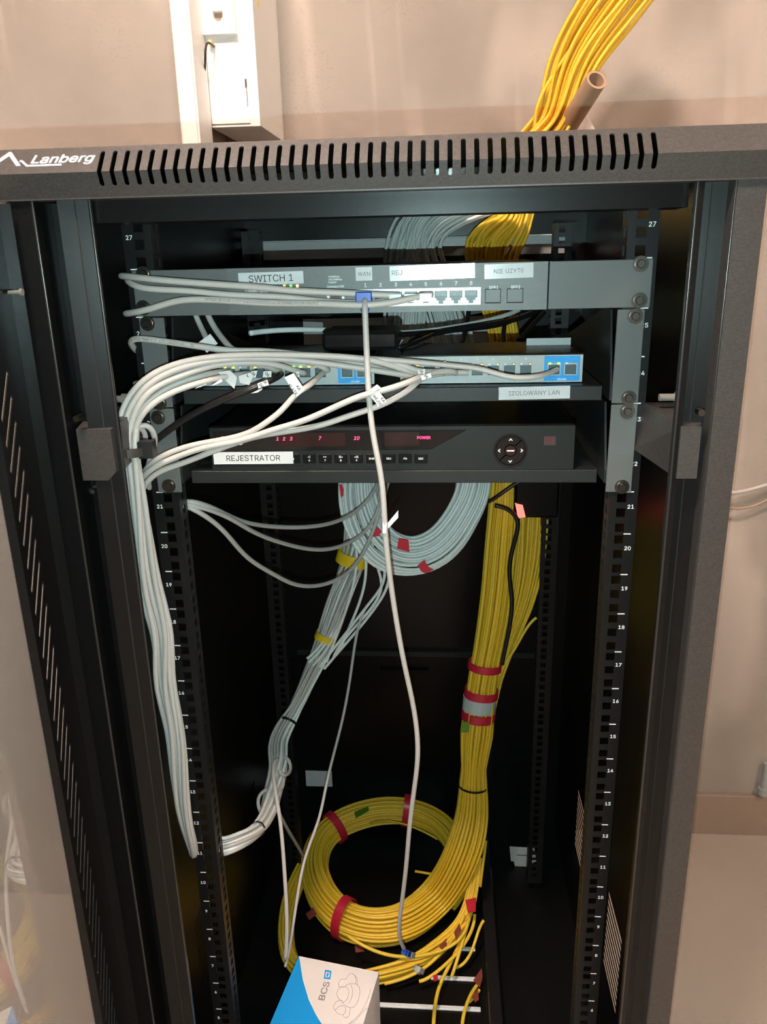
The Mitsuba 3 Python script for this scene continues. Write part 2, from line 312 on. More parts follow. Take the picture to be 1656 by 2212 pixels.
# mounting rails with square holes and unit marks
hz = [Z0+u*U+o for u in range(27) for o in (0.00635, 0.02225, 0.0381)]
RB, RTp = Z0-0.012, Z0+27*U+0.002
def rail(sgn, cx, y, marks):
    xi, xo = cx+sgn*(-0.0101), cx+sgn*0.0146
    f = sbox(min(xi, xo), RB, max(xi, xo), RTp).difference(unary_union([sbox(cx-.0047, z-.0047, cx+.0047, z+.0047) for z in hz]))
    m = [xz(f, y, 0.002)]
    g = sbox(y, RB, y+0.024, RTp).difference(unary_union([sbox(y+.009, z-.0045, y+.018, z+.0045) for z in hz]))
    m.append(yz(g, xi-(0.0 if sgn < 0 else 0.002), 0.002)); m.append(bx(xo-.001, xo+.001, y, y+0.02, RB, RTp))
    k = put('mounting_rail' if marks else 'rear_rail', m, 'm_rail', cab)
    if marks:
        for u in range(2, 28):
            zt = Z0+u*U; xe = sgn*0.2403
            if u < 27: put('unit_tick', bx(xe-.0036, xe+.0036, y-.0003, y, zt-.0006, zt+.0006), 'm_print', k)
            if u not in (26,): put('unit_number', text_on(str(u), sgn*0.2418, y, zt-.0155, 0.0040, True), 'm_print', k)
rail(-1, -0.2326, 0.0, True); rail(1, 0.2326, 0.0, True); rail(-1, -0.2400, 0.495, False); rail(1, 0.2300, 0.495, False)
# side arms between post and rail, with bolts
AY = -0.108; zb_ = at(1465, 922, AY)[2]; za = at(1455, 1034, AY)[2]
xa, xb = at(1466, 975, AY)[0], at(1510, 975, AY)[0]
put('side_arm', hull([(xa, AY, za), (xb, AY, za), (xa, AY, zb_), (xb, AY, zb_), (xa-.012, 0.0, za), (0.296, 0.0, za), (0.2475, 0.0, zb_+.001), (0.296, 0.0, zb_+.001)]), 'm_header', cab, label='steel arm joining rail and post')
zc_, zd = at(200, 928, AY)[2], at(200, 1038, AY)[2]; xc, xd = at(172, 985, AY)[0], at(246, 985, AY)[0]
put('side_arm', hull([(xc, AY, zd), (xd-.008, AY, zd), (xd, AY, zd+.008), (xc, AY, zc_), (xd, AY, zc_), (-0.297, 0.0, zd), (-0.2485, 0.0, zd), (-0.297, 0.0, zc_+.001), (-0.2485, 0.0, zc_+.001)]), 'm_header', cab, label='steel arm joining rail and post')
for px, py, y in ((1447, 858, -0.03), (255, 862, -0.03)):
    p = at(px, py, y); put('bolt', [cyl(p+np.array([-.010, 0, 0]), p+np.array([.004, 0, 0]), 0.0034, 12), cyl(p+np.array([.004, 0, 0]), p+np.array([.009, 0, 0]), 0.0052, 6)], 'm_bolt', cab, smooth=30, label='shiny bolt')
for px, py in ((168, 903), (1512, 890)):
    p = at(px, py, -0.112); put('bolt', cyl(p+np.array([0, .006, 0]), p+np.array([0, -0.004, 0.0]), 0.0030, 8), 'm_nickel', cab, smooth=30)
for px, py in ((195, 1060), (1493, 1057)):
    p = at(px, py, -0.075); put('bolt', cyl(p, p+np.array([0.004, -0.004, 0.0]), 0.0022, 8), 'm_steel', cab, smooth=30)
# the glass door, opened past the right angle: hinge at the left post
HG = np.array([XL-0.003, YF-0.010]); DA = math.radians(15.0)
du = np.array([math.sin(DA), -math.cos(DA)]); dn = np.array([math.cos(DA), math.sin(DA)])
def door_mesh(poly, off, d):
    """polygon in (distance from the hinge, z); off = offset of its inner face, d thick"""
    m = ext(poly, d); v = m.vertices.copy(); w = off-v[:, 2]
    m.vertices = np.stack([HG[0]+du[0]*v[:, 0]+dn[0]*w, HG[1]+du[1]*v[:, 0]+dn[1]*w, v[:, 1]], 1); m.invert(); return m
DZ0, DZ1 = 0.02, 1.300
def diag(d0, z): return LineString([(d0, z), (d0+0.036, z-0.031)]).buffer(0.0024, 4)
slots = unary_union([diag(0.052, z) for z in np.arange(1.172-0.0202*55, 1.18, 0.0202)]+[diag(0.512, z) for z in np.arange(1.172-0.0202*55, 1.18, 0.0202)])
frame = sbox(0, DZ0, 0.595, DZ1).difference(sbox(0.123, DZ0+0.06, 0.475, DZ1-0.06)).difference(slots)
dm = [door_mesh(frame, 0.0, 0.0012), door_mesh(sbox(0, DZ0, 0.0015, DZ1), 0.010, 0.02), door_mesh(sbox(0.593, DZ0, 0.595, DZ1), 0.010, 0.02), door_mesh(sbox(0.1215, DZ0+.06, 0.123, DZ1-.06), 0.006, 0.006)]
dr_ = put('glass_door', dm, 'm_black', cab, label='black steel door frame with slanted vent slots, swung open')
put('pane', door_mesh(sbox(0.123, DZ0+.06, 0.475, DZ1-.06), -0.0005, 0.0001), 'm_glass', dr_, label='clear door glass')
put('hinge_pin', [cyl((HG[0]-.004, HG[1]+0.004, z), (HG[0]-.004, HG[1]+0.004, z+0.05), 0.005, 12) for z in (1.195, 0.10)], 'm_steel', dr_, smooth=30)
p = at(44, 631, -.135); put('hinge_bolt', [cyl(p+np.array([-.010, 0, 0]), p, .0016, 10), cyl(p, p+np.array([.002, 0, 0]), .0028, 12)], 'm_bolt', dr_, smooth=30, label='small shiny bolt')
# spring and earth lug under the header, right
s = np.linspace(0, 1, 160); a0, a1 = at(1428, 424, -0.05), at(1488, 411, -0.05); ax = (a1-a0)/np.linalg.norm(a1-a0); n1 = np.cross(ax, [0, 1, 0]); n1 /= np.linalg.norm(n1); n2 = np.cross(ax, n1)
hx = a0+(a1-a0)*s[:, None]+0.0052*(np.cos(s*2*np.pi*10)[:, None]*n1+np.sin(s*2*np.pi*10)[:, None]*n2)
put('coil_spring', tube(hx, 0.0008, 5), 'm_copper', smooth=True, label='small coiled spring under the right end of the slotted header', cat='spring')
p = at(1460, 432, -0.05)
put('latch_lever', hull([at(1432, 441, -0.052), at(1432, 445, -0.052), at(1487, 425, -0.052), at(1487, 430, -0.052), at(1432, 441, -0.045), at(1487, 425, -0.045)]), 'm_copper', label='flat pale lever just below the coiled spring', cat='lever')

# ------------------------------------------------------------------ devices
def screw(px, py, parent, y=-0.004):
    p = at(px, py, y)
    put('screw', [cyl(p+np.array([0, .003, 0]), p, 0.0072, 18), cyl(p, p+np.array([0, -.0025, 0]), 0.0048, 14, 0.0034), cyl(p+np.array([0, .0, 0]), p+np.array([0, -.0015, 0]), 0.0055, 14)], 'm_nickel', parent, smooth=30)
def sticker(name, x0, x1, z0, z1, y, txt, h, label, cat='label', mat_='m_label', ink='m_ink', rot=0.0, bold=False, tx=None, curl=0.0):
    k = thing(name, label, cat)
    v = sbox(x0, z0, x1, z1); v = affinity.rotate(v, math.degrees(rot), origin='center')
    put('paper', xz(v, y-0.0004, 0.0004), mat_, k)
    if txt: put('lettering', text_on(txt, tx if tx is not None else (x0+x1)/2, y-0.0004, (z0+z1)/2, h, bold, 0.0002, rot), ink, k)
    return k
# --- the rack switch in unit 26
sw = thing('rack_switch', 'grey rack mounted network switch with eight ports, topmost device in the rack', 'network switch')
SY = -0.006
zs0, zs1 = Z0+25*U+0.0008, Z0+26*U-0.0010
x0s, x1s = -0.1490, 0.1500
ports_x = [at(px, 640, SY)[0] for px in (790, 822, 855, 887, 919.5, 952, 984.5, 1017)]
zp = at(950, 641, SY)[2]
front = sbox(x0s, zs0, x1s, zs1)
pw = sbox(ports_x[0]-.0085, zp-.0078, ports_x[7]+.0090, zp+.0080)
sfp = [sbox(at(1047, 640, SY)[0], zp-.0068, at(1082, 640, SY)[0], zp+.0062), sbox(at(1094, 640, SY)[0], zp-.0068, at(1130, 640, SY)[0], zp+.0062)]
put('front_panel', xz(front.difference(pw).difference(unary_union(sfp)), SY, 0.003), 'm_switch', sw)
put('case', bx(x0s+.001, x1s-.001, SY+0.012, 0.20, zs0, zs1, 0.0008), 'm_switch', sw)
def rj(x, z, w=0.0058, h=0.0062):
    return Polygon([(x-w, z+h*0.85), (x+w, z+h*0.85), (x+w, z-h*0.20), (x+w*.72, z-h*0.20), (x+w*.72, z-h*.55), (x+w*.36, z-h*.55), (x+w*.36, z-h), (x-w*.36, z-h), (x-w*.36, z-h*.55), (x-w*.72, z-h*.55), (x-w*.72, z-h*.2), (x-w, z-h*.2)])
holes = [rj(x, zp) for x in ports_x]
put('port_block', xz(pw.difference(unary_union(holes)), SY-.0006, 0.004), 'm_port_white', sw, label='white strip of network ports')
for x in ports_x:
    k = put('port', bx(x-.0062, x+.0062, SY+0.006, SY+.0115, zp-.0068, zp+.0068), 'm_port_dark', sw)
    put('contacts', [bx(x-.0042+i*.0012-.0002, x-.0042+i*.0012+.0002, SY+.0035, SY+.006, zp+.0005, zp+.0048) for i in range(8)], 'm_silver', k)
for s_ in sfp:
    b = s_.bounds; put('module_slot', [bx(b[0]+.0004, b[2]-.0004, SY+.0012, SY+.004, b[1]+.0004, b[3]-.0004, 0.0004)], 'm_switch', sw)
put('mounting_ear', [bx(x0s-.0008, -0.2420, -0.0030, -0.0010, zs0, zs1, 0.0005), bx(x0s-.0028, x0s-.0008, -.003, 0.06, zs0, zs1)], 'm_ear', sw)
put('mounting_ear', [bx(x1s+.0018, 0.2445, -0.0030, -0.0010, zs0, zs1, 0.0005), bx(x1s+.0018, x1s+.0038, -.003, 0.06, zs0, zs1)], 'm_ear', sw)
for px, py in ((1384, 570), (1381, 649), (309, 592), (309, 665)): screw(px, py, sw)
prn = [text_on(str(i+1), x, SY, zp+.0118, 0.0033, True) for i, x in enumerate(ports_x)]
prn += [text_on('SFP1', at(1066, 621, SY)[0], SY, at(1066, 621, SY)[2], 0.0026, True), text_on('SFP2', at(1113, 620, SY)[0], SY, at(1113, 620, SY)[2], 0.0026, True)]
for t_, px, py, h in (('1000Mbps', 721, 598, .0015), ('10/100Mbps', 724, 604, .0015), ('PoE/Off', 718, 610, .0015)): prn.append(text_on(t_, at(px, py, SY)[0], SY, at(px, py, SY)[2], h, True))
prn.append(text_on('Console/USB', at(724, 619, SY)[0], SY, at(724, 619, SY)[2], 0.0019, True, shear=.2))
prn.append(text_on('T2500G-10TS', at(553, 629, SY)[0], SY, at(553, 629, SY)[2], 0.0022, True))
for m_ in prn: put('printed_mark', m_, 'm_print', sw)
for px, py, c_, pw_, lb in ((614, 618, (1, .34, .05), 2.6, 'amber light'), (628, 617.5, (.15, 1, .12), 1.8, 'green light'), (642, 617.5, (1, .36, .10), 5, 'bright orange light')):
    p = at(px, py, SY); led('indicator', bx(p[0]-.0013, p[0]+.0013, SY-.0006, SY, p[2]-.0014, p[2]+.0014, .0003), sw, c_, pw_, lb)
for px in (709, 741): p = at(px, 641, SY); put('console_screw', bx(p[0]-.0014, p[0]+.0014, SY-.001, SY, p[2]-.0022, p[2]+.0022, .0006), 'm_port_white', sw)
p = at(725, 642, SY); put('console_port', bx(p[0]-.0050, p[0]+.0050, SY-.0002, SY, p[2]-.0018, p[2]+.0018), 'm_hole', sw)
def px_sticker(name, a, b, y, txt, h, label, **kw):
    p, q = at(*a, y), at(*b, y); return sticker(name, p[0], q[0], q[2], p[2], y, txt, h, label, **kw)
px_sticker('paper_label', (514, 589), (656, 613), SY, 'SWITCH 1', 0.0062, 'white strip label reading SWITCH 1 at the left of the grey rack switch', rot=0.012)
px_sticker('paper_label', (767.5, 577.5), (804, 606), SY, 'WAN', 0.0037, 'small square white label reading WAN on the grey rack switch', rot=0.012, ink='m_ink_grey')
k = px_sticker('paper_label', (841, 573.5), (1025, 602), SY, 'REJ', 0.0043, 'long white label reading REJ above the ports of the rack switch', rot=0.018, ink='m_ink_grey', tx=at(857, 590, SY)[0])
p = at(884, 588, SY); put('small_print', [text_on('LINIE PP', p[0], SY-.0005, p[2]+.0014, 0.0013), text_on('ZMYSLU', p[0], SY-.0005, p[2]-.0022, 0.0013)], 'm_ink_grey', k)
px_sticker('paper_label', (1046, 570.5), (1151, 600), SY, 'NIE UZYTE', 0.0038, 'white label reading NIE UZYTE above the two empty module slots', rot=0.018, ink='m_ink_grey')

# --- shelves
def shelf(zt, zl, label, ear_px, ears_z, depth=0.34):
    s_ = thing('equipment_shelf', label, 'shelf')
    put('tray', [bx(-0.2045, 0.2065, 0.0005, depth, zt-.0012, zt), bx(-0.2045, 0.2065, -0.001, 0.0005, zl, zt, 0.0006), bx(-0.2045, 0.2065, 0.0005, 0.02, zl, zl+.0012)], 'm_shelf', s_)
    for sg in (-1, 1):
        xi, xo = sg*0.2155, sg*0.2405
        put('mounting_ear', [bx(xi, xo, -0.0030, -0.001, ears_z[0]+.0006, ears_z[1]-.0006, .0005)], 'm_ear', s_)
        g = Polygon([(-0.001, zl), (-0.001, zt+0.0), (0.02, ears_z[1]-.002), (0.05, ears_z[1]-.002), (depth, zt+.01), (depth, zt-.002), (0.03, zl)])
        put('side_plate', yz(g, xi-(0.002 if sg > 0 else 0), 0.002), 'm_shelf', s_)
    for px, py in ear_px: screw(px, py, s_)
    return s_
shelf(at(828, 838, 0)[2], at(828, 869, 0)[2], 'black steel rack shelf under the two small switches', ((1372, 683), (1358, 860), (318, 699), (344, 871)), (Z0+23*U, Z0+25*U))
shelf(at(828, 1016, 0)[2], at(828, 1043, 0)[2], 'black steel rack shelf carrying the black recorder', ((1355, 889), (1343, 1052), (341, 902), (364, 1050)), (Z0+21*U, Z0+23*U))
px_sticker('paper_label', (1077, 835.5), (1230, 861.5), -0.001, 'IZOLOWANY LAN', 0.0042, 'white strip label reading IZOLOWANY LAN on the upper shelf lip', rot=0.012, ink='m_ink_grey')
# --- two small switches on the upper shelf
S2Y = 0.018; zsh = at(828, 838, 0)[2]
def small_switch(x0, x1, label, busy, busy_up):
    d = thing('small_switch', label, 'network switch'); z0, z1 = zsh+.001, zsh+.0275
    W = x1-x0; xsn = [x0+W*(0.075+0.088*i) for i in range(8)]; xu = [x0+W*0.845, x0+W*0.935]; zc = z0+.0125
    pts = [sbox(x-.0060, zc-.0052, x+.0060, zc+.0055) for x in xsn]; ups = [sbox(x-.0062, zc-.0055, x+.0062, zc+.0058) for x in xu]
    blue = sbox(x0+W*0.792, z0+.0012, x0+W*0.985, z1-.001)
    put('front_panel', xz(sbox(x0, z0, x1, z1).difference(unary_union(pts+[blue])), S2Y, 0.003), 'm_silver', d)
    put('uplink_panel', xz(blue.difference(unary_union(ups)), S2Y-.0002, 0.003), 'm_blue', d, label='blue uplink port field')
    put('case', [bx(x0, x1, S2Y+.010, S2Y+.12, z0, z1+.0005, .0015), bx(x0-.001, x1+.001, S2Y+.001, S2Y+.010, z1, z1+.0015, .0005)], 'm_black', d)
    for i, x in enumerate(xsn+xu):
        k = put('port', [xz(sbox(x-.0064, zc-.0058, x+.0064, zc+.0062).difference(sbox(x-.0054, zc-.0048, x+.0054, zc+.0046)), S2Y-.0006, .004)], 'm_silver', d)
        put('cavity', bx(x-.0060, x+.0060, S2Y+.007, S2Y+.0098, zc-.0055, zc+.0058), 'm_port_dark', k)
        on = i in busy
        for s_ in (-1, 1):
            m = bx(x+s_*.0042-.0013, x+s_*.0042+.0013, S2Y-.0016, S2Y-.0006, zc+.0048, zc+.0068, .0003)
            if on: led('indicator', m, k, (.50, 1, .06) if s_ < 0 or i % 3 else (1, .42, .05), 2.2 if s_ < 0 else 2.0)
            else: put('indicator', m, 'm_gold' if s_ > 0 else 'm_print', k)
    for m_ in [text_on(str(i+1), x, S2Y, z1-.0032, 0.0016, True) for i, x in enumerate(xsn)]+[text_on('UPLINK', x0+W*0.89, S2Y-.0003, z0+.0028, 0.0018, True)]: put('printed_mark', m_, 'm_print', d)
    return d, xsn, xu, zc
sA, axs, aus, azc = small_switch(at(437, 810, S2Y)[0], at(808, 810, S2Y)[0], 'small silver fronted switch full of plugged cables, left on the upper shelf', (1, 3, 4, 5, 6, 7, 8), (0,))
sB, bxs, bus, bzc = small_switch(at(864, 804, S2Y)[0], at(1258, 795, S2Y)[0], 'small silver fronted switch with free ports, right on the upper shelf', (0, 2, 8), (0,))
# --- the recorder
NY = -0.0005; rz0 = at(828, 1016, 0)[2]+.0005; rz1 = at(828, 922, NY)[2]
nv = thing('video_recorder', 'black video recorder with red digits and a round navigation pad, on the lower shelf', 'recorder')
xn0, xn1 = -0.1815, 0.1830
H = rz1-rz0
put('case', bx(xn0+.001, xn1-.001, NY+0.008, 0.30, rz0+.002, rz1, .0015), 'm_black', nv)
zmid = at(828, 972, NY)[2]
def nx(px, py=950): return at(px, py, NY)[0]
glass_poly = Polygon([(xn0+.004, rz1-.0035), (nx(1008, 932), rz1-.0035), (nx(930, 972), zmid), (xn0+.004, zmid)])
jog = Point(*at(1102, 973, NY)[[0, 2]])
put('front_panel', [xz(sbox(xn0, rz0, xn1, rz1).difference(glass_poly).difference(jog.buffer(.0168, 16)), NY, 0.008)], 'm_recorder', nv)
put('display_window', [xz(glass_poly.buffer(-.0002), NY+.0008, 0.004)], 'm_black_gloss', nv, label='glossy black display strip')
for a, b in ((600, 745), (830, 905)): put('red_window', xz(sbox(nx(a), zmid+.004, nx(b), rz1-.006), NY+.0006, 0.0004), 'm_red_window', nv)
for px, t_ in ((598.5, '1'), (613, '2'), (628.5, '3'), (691, '7'), (770, '10')):
    p = at(px, 948 if px < 650 else 946.5, NY); led('lit_digit', text_on(t_, p[0], NY+.0005, p[2], 0.0034, True, shear=.2), nv, (1, .008, .10), 6)
p = at(915, 945.5, NY); led('lit_digit', [text_on('POWER', p[0], NY+.0005, p[2], 0.0027, True)], nv, (1, .008, .10), 6)
p = at(501, 952, NY); put('logo', text_on('BCS', p[0], NY+.0005, p[2], 0.0085, True), 'm_print', nv, label='white maker lettering')
for i, (px, t_) in enumerate(((634, '4'), (668, '>|6'), (702, '>>7'), (736, 'II<8'), (770, '>II9'), (805, 'SHIFT'), (840, 'REC'), (875, 'FN'), (909, 'ESC'))):
    p = at(px, 990, NY); k = put('button', bx(p[0]-.0064, p[0]+.0064, NY-.0012, NY, p[2]-.0048, p[2]+.0048, .0006), 'm_black', nv)
    if len(t_) in (3, 4) and t_[-1].isdigit(): tm = [text_on(t_[:-1], p[0], NY-.0012, p[2]+.0018, .0020, True), text_on(t_[-1], p[0], NY-.0012, p[2]-.0018, .0020, True)]
    else: tm = text_on(t_, p[0], NY-.0012, p[2], .0019, True)
    put('symbol', tm, 'm_print', k)
jx, jz = jog.x, jog.y
put('navigation_pad', [xz(jog.buffer(.0166, 20).difference(jog.buffer(.0148, 20)), NY-.0012, .006), xz(jog.buffer(.0142, 20).difference(jog.buffer(.0062, 16)).difference(affinity.rotate(sbox(jx-.016, jz-.0006, jx+.016, jz+.0006), 45, origin=(jx, jz))), NY-.0006, .005)], 'm_black_gloss', nv, label='round four way pad')
ar = []
for k_ in range(4):
    a_ = Polygon([(0, .0022), (.0021, -.0004), (.0009, -.0004), (0, .0008), (-.0009, -.0004), (-.0021, -.0004)]); a_ = affinity.translate(a_, 0, .0104); a_ = affinity.rotate(a_, 90*k_, origin=(0, 0)); ar.append(xz(affinity.translate(a_, jx, jz), NY-.0009, .0003))
ar.append(xz(sbox(jx-.0036, jz-.0007, jx+.0036, jz+.0007), NY-.0017, .0003))
put('enter_button', xz(jog.buffer(.0052, 16), NY-.0014, .005), 'm_red_window', nv); put('arrow_marks', ar, 'm_print', nv)
p = at(1187, 952, NY); put('receiver_window', bx(p[0]-.0058, p[0]+.0058, NY-.0004, NY, p[2]-.0045, p[2]+.0045), 'm_receiver', nv, label='small reddish receiver window')
k = px_sticker('paper_label', (460, 976.5), (634, 1002), NY-.0014, 'REJESTRATOR', 0.0058, 'white strip label reading REJESTRATOR on the front of the black recorder', rot=0.004)

# ------------------------------------------------------------------ cables
CR = 0.0029
def cable(name, pts, label, mat_='m_cable', r=CR, group=None, n=8, cat='cable', step=0.006, tag=None):
    return put(name, tube(path(pts, step), r, n), mat_, smooth=True, label=label, cat=cat, group=group)
def plug(parent, p, d=(0, 1, 0), boot=None):
    """a modular plug whose nose points along d"""
    p = np.asarray(p, float); d = np.asarray(d, float)/np.linalg.norm(d); s_ = np.cross(d, [0, 0, 1] if abs(d[2]) < .9 else [0, 1, 0]); s_ /= np.linalg.norm(s_); u_ = np.cross(s_, d)
    def bb(a, b, w, h, o=0.0): return hull([p+d*e+s_*i*w+u_*(j*h+o) for e in (a, b) for i in (-1, 1) for j in (-1, 1)])
    put('plug', [bb(-.010, .008, .0054, .0036), bb(-.009, .004, .0026, .0008, -.0052)], 'm_clear', parent, label='clear plug')
    if boot: put('boot', [bb(-.026, -.010, .0048, .0040), bb(-.034, -.026, .0036, .0034)], boot, parent, label='blue plug boot')
def cable_print(k, P, txt, h, s0, color='m_ink_grey', r=CR):
    d = np.r_[0, np.cumsum(np.linalg.norm(np.diff(P, axis=0), axis=1))]; out = []; s = s0
    for ch in txt:
        if ch == ' ': s += h*0.55; continue
        m = text(ch, h, 0.00015); w = m.bounds[1][0]-m.bounds[0][0]
        i = np.searchsorted(d, s+w/2)
        if i >= len(P)-1: break
        f = (s+w/2-d[i-1])/(d[i]-d[i-1]); c = P[i-1]+(P[i]-P[i-1])*f; t = P[i]-P[i-1]; t /= np.linalg.norm(t)
        nn = np.array([0, -1, 0.12]); nn -= t*(nn@t); nn /= np.linalg.norm(nn); u_ = np.cross(nn, t)
        v = m.vertices.copy(); v[:, 0] -= m.bounds[0][0]+w/2; v[:, 1] -= h*0.5
        m.vertices = c+v[:, :1]*t+v[:, 1:2]*u_+(r*0.97+v[:, 2:])*nn; out.append(m); s += w+h*0.16
    if out: put('print', out, color, k, label='printed cable lettering')
def paper_tag(pts, Y, txt, h, label, rot=0.0, thick=0.0005, tilt=0.0):
    """a folded paper flag stuck round a cable"""
    k = thing('cable_tag', label, 'cable tag'); P = np.array([at(x, y, Y) for x, y in pts]); c = P.mean(0)
    poly = Polygon(P[:, [0, 2]]); m = xz(poly, Y-thick/2, thick)
    if tilt: m.vertices[:, 1] += (m.vertices[:, 0]-c[0])*tilt
    put('flag', m, 'm_paper', k)
    if txt:
        t = [text_on(a, c[0]+o[0], Y-thick/2-.0001, c[2]+o[1], h, True, .0002, rot) for a, o in txt]
        t = trimesh.util.concatenate(t)
        if tilt: t.vertices[:, 1] += (t.vertices[:, 0]-c[0])*tilt
        put('lettering', t, 'm_ink', k)
# -- to the rack switch
pc3 = [at(280, 678, .03), at(281, 676, -.004), at(320, 668, -.014), at(370, 653, -.016), at(420, 647, -.017), at(500, 650, -.017), at(600, 655, -.017), at(700, 656, -.021), at(780, 659, -.024), at(850, 652, -.022), at(900, 641, -.018), at(932, 636, -.010)]
k = cable('patch_cable', [(268, 598, .03), (276, 597, -.004), (330, 603, -.016), (400, 609, -.018), (500, 616, -.018), (560, 620, -.018), (628, 627, -.018), (737, 632.5, -.018), (800, 636, -.018), (862, 638, -.016)], 'uppermost white patch cable crossing the face of the grey rack switch', r=.0031)
plug(k, (ports_x[2], SY-.004, zp))
k = cable('patch_cable', [(276, 608, .03), (281, 611, -.004), (310, 622, -.014), (400, 628, -.015), (500, 637, -.014), (600, 641, -.013), (680, 649, -.013), (750, 654, -.014), (820, 652, -.014), (885, 640, -.010)], 'middle white patch cable of the three across the grey rack switch', r=.0030)
plug(k, (ports_x[3], SY-.004, zp))
k = cable('patch_cable', pc3, 'lowest white patch cable across the grey rack switch, printed with black lettering', r=.0031)
cable_print(k, spline(pc3), 'BITNER BITLAN U-UTP 4x2x24AWG(0,5) cat 5e 200MHz PN-EN 50173-1', 0.0022, 0.122, r=.0031)
plug(k, (ports_x[4], SY-.004, zp))
# -- the long cable hanging down in front
pv = [at(788, 648, -.020), at(788, 668, -.028), at(790, 720, -.03), at(795, 830, -.034), at(806, 940, -.036), at(824, 1040, -.036), at(832, 1150, -.03), at(848, 1290, -.015), at(872, 1430, .0), at(893, 1530, .012), at(902, 1620, .02), at(895, 1700, .03), at(884, 1790, .045), at(877, 1870, .06), at(867, 1955, .08), at(862, 2010, .10), at(872, 2048, .12)]
k = cable('patch_cable', pv, 'long white cable hanging straight down in front of all the devices', 'm_cable_b', r=.0029)
put('boot', [bx(at(771, 641, SY)[0], at(806, 641, SY)[0], -.022, -.008, zp-.0060, zp+.0066, .001), hull([at(777, 657, -.02), at(799, 657, -.02), at(779, 672, -.028), at(797, 672, -.028), at(777, 657, -.012), at(799, 657, -.012), at(781, 674, -.018), at(795, 674, -.018)])], 'm_blue_boot', k, label='blue plug boot')
p = at(876, 2062, .125); plug(k, p+np.array([.006, .016, -.016]), (0.25, .6, -.75), 'm_blue_boot')
paper_tag([(826, 1128), (835, 1128), (834, 1152), (826, 1152)], -.034, None, .003, 'small white tag wrapped round the long hanging cable', tilt=0)
paper_tag([(834, 1133), (860, 1102), (860, 1118), (836, 1144)], -.030, None, .003, 'white paper flag sticking out to the right of the long hanging cable')
# -- C4 and the two behind the tag
pc4 = [at(294, 757, .02), at(286, 747, -.004), at(284, 737, -.014), at(296, 732, -.018), at(350, 737, -.020), at(420, 747, -.020), at(500, 757, -.018), at(560, 758, -.014), at(620, 763, -.012), at(720, 772, -.012), at(800, 776, -.012), at(860, 786, -.012), at(900, 800, -.008), at(930, 803, .0), at(960, 804, .008)]
k = cable('patch_cable', pc4, 'white cable with black print bending round the left rail below the rack switch', r=.0031)
cable_print(k, spline(pc4), 'LAN1 P421/12A 96W C P  LPZ 200129-05    IS', 0.0024, 0.027, r=.0031)
cable('drop_cable', [(415, 650, .05), (425, 687, .04), (438, 715, .03), (452, 742, .01), (470, 757, -.002), (500, 763, -.006), (560, 772, -.006), (640, 777, -.004), (690, 790, .0), (708, 800, .010)], 'white cable coming down under the rack switch, left one of two, behind a paper flag', r=.0029)
cable('drop_cable', [(440, 655, .05), (452, 687, .04), (468, 715, .03), (490, 743, .01), (508, 757, .0), (560, 766, -.003), (640, 772, -.004), (720, 782, -.004), (790, 789, -.004), (860, 808, -.004), (905, 812, .0), (935, 808, .010)], 'white cable coming down under the rack switch, right one of two', r=.0031)
paper_tag([(427, 741), (454, 721), (470, 742), (447, 762)], .004, None, .003, 'blank white paper flag on the cable below the left rack switch ear')
# -- the arch of cables from the velcro strap to the small switches
AG = 'arched cables above the black strap'
arch = [
 [(256, 1010, -.045), (254, 970, -.05), (258, 910, -.05), (285, 848, -.045), (345, 800, -.04), (430, 775, -.034), (520, 767, -.028), (640, 767, -.024), (740, 771, -.022), (800, 778, -.020), (850, 791, -.014), (905, 806, -.004), (935, 803, .012)],
 [(267, 1010, -.045), (266, 970, -.052), (272, 905, -.052), (305, 846, -.046), (365, 805, -.040), (450, 781, -.032), (550, 774, -.024), (650, 779, -.018), (760, 793, -.014), (850, 806, -.008), (905, 812, .0), (940, 806, .012)],
 [(279, 1010, -.042), (278, 970, -.05), (286, 905, -.05), (325, 845, -.044), (395, 810, -.036), (460, 790, -.028), (540, 783, -.018), (600, 789, -.008), (640, 801, .004), (658, 806, .014)],
 [(289, 1010, -.040), (290, 968, -.048), (298, 912, -.048), (345, 862, -.042), (420, 830, -.032), (480, 815, -.02), (525, 808, .0), (545, 806, .014)],
 [(262, 1010, -.038), (262, 968, -.046), (268, 905, -.046), (298, 850, -.04), (352, 812, -.034), (430, 790, -.028), (500, 783, -.02), (560, 787, -.012), (590, 797, .0), (605, 804, .014)],
 [(284, 1010, -.034), (284, 966, -.042), (294, 906, -.042), (335, 855, -.036), (400, 822, -.026), (460, 806, -.012), (490, 802, .005), (498, 803, .016)],
]
AW = ('outermost white cable in the arch above the black strap', 'second white cable from outside in the arch above the black strap', 'third white cable from outside in the arch above the black strap', 'innermost white cable in the arch above the black strap, ending at the blank flags', 'white cable behind the arch above the black strap that dips to the KLATK flag', 'white cable lying behind the inner edge of the arch above the black strap')
for i, a in enumerate(arch): cable('arch_cable', a, AW[i], ('m_cable', 'm_cable_b')[i % 2], r=.0030, group=AG)
cable('arch_cable', [(640, 768, -.020), (760, 773, -.018), (872, 780, -.014), (980, 790, -.010), (1040, 798, -.012), (1090, 812, -.014), (1130, 816, -.014), (1170, 811, -.008), (1196, 801, .006), (1203, 799, .018)], 'grey white cable running across the right small switch to its blue port', 'm_cable_b', r=.0027)
cable('drop_cable', [(300, 826, .02), (297, 829, -.006), (330, 823, -.014), (400, 812, -.010), (450, 806, .0), (470, 804, .012)], 'short white cable poking past the left rail beside the arch of cables', r=.0030)
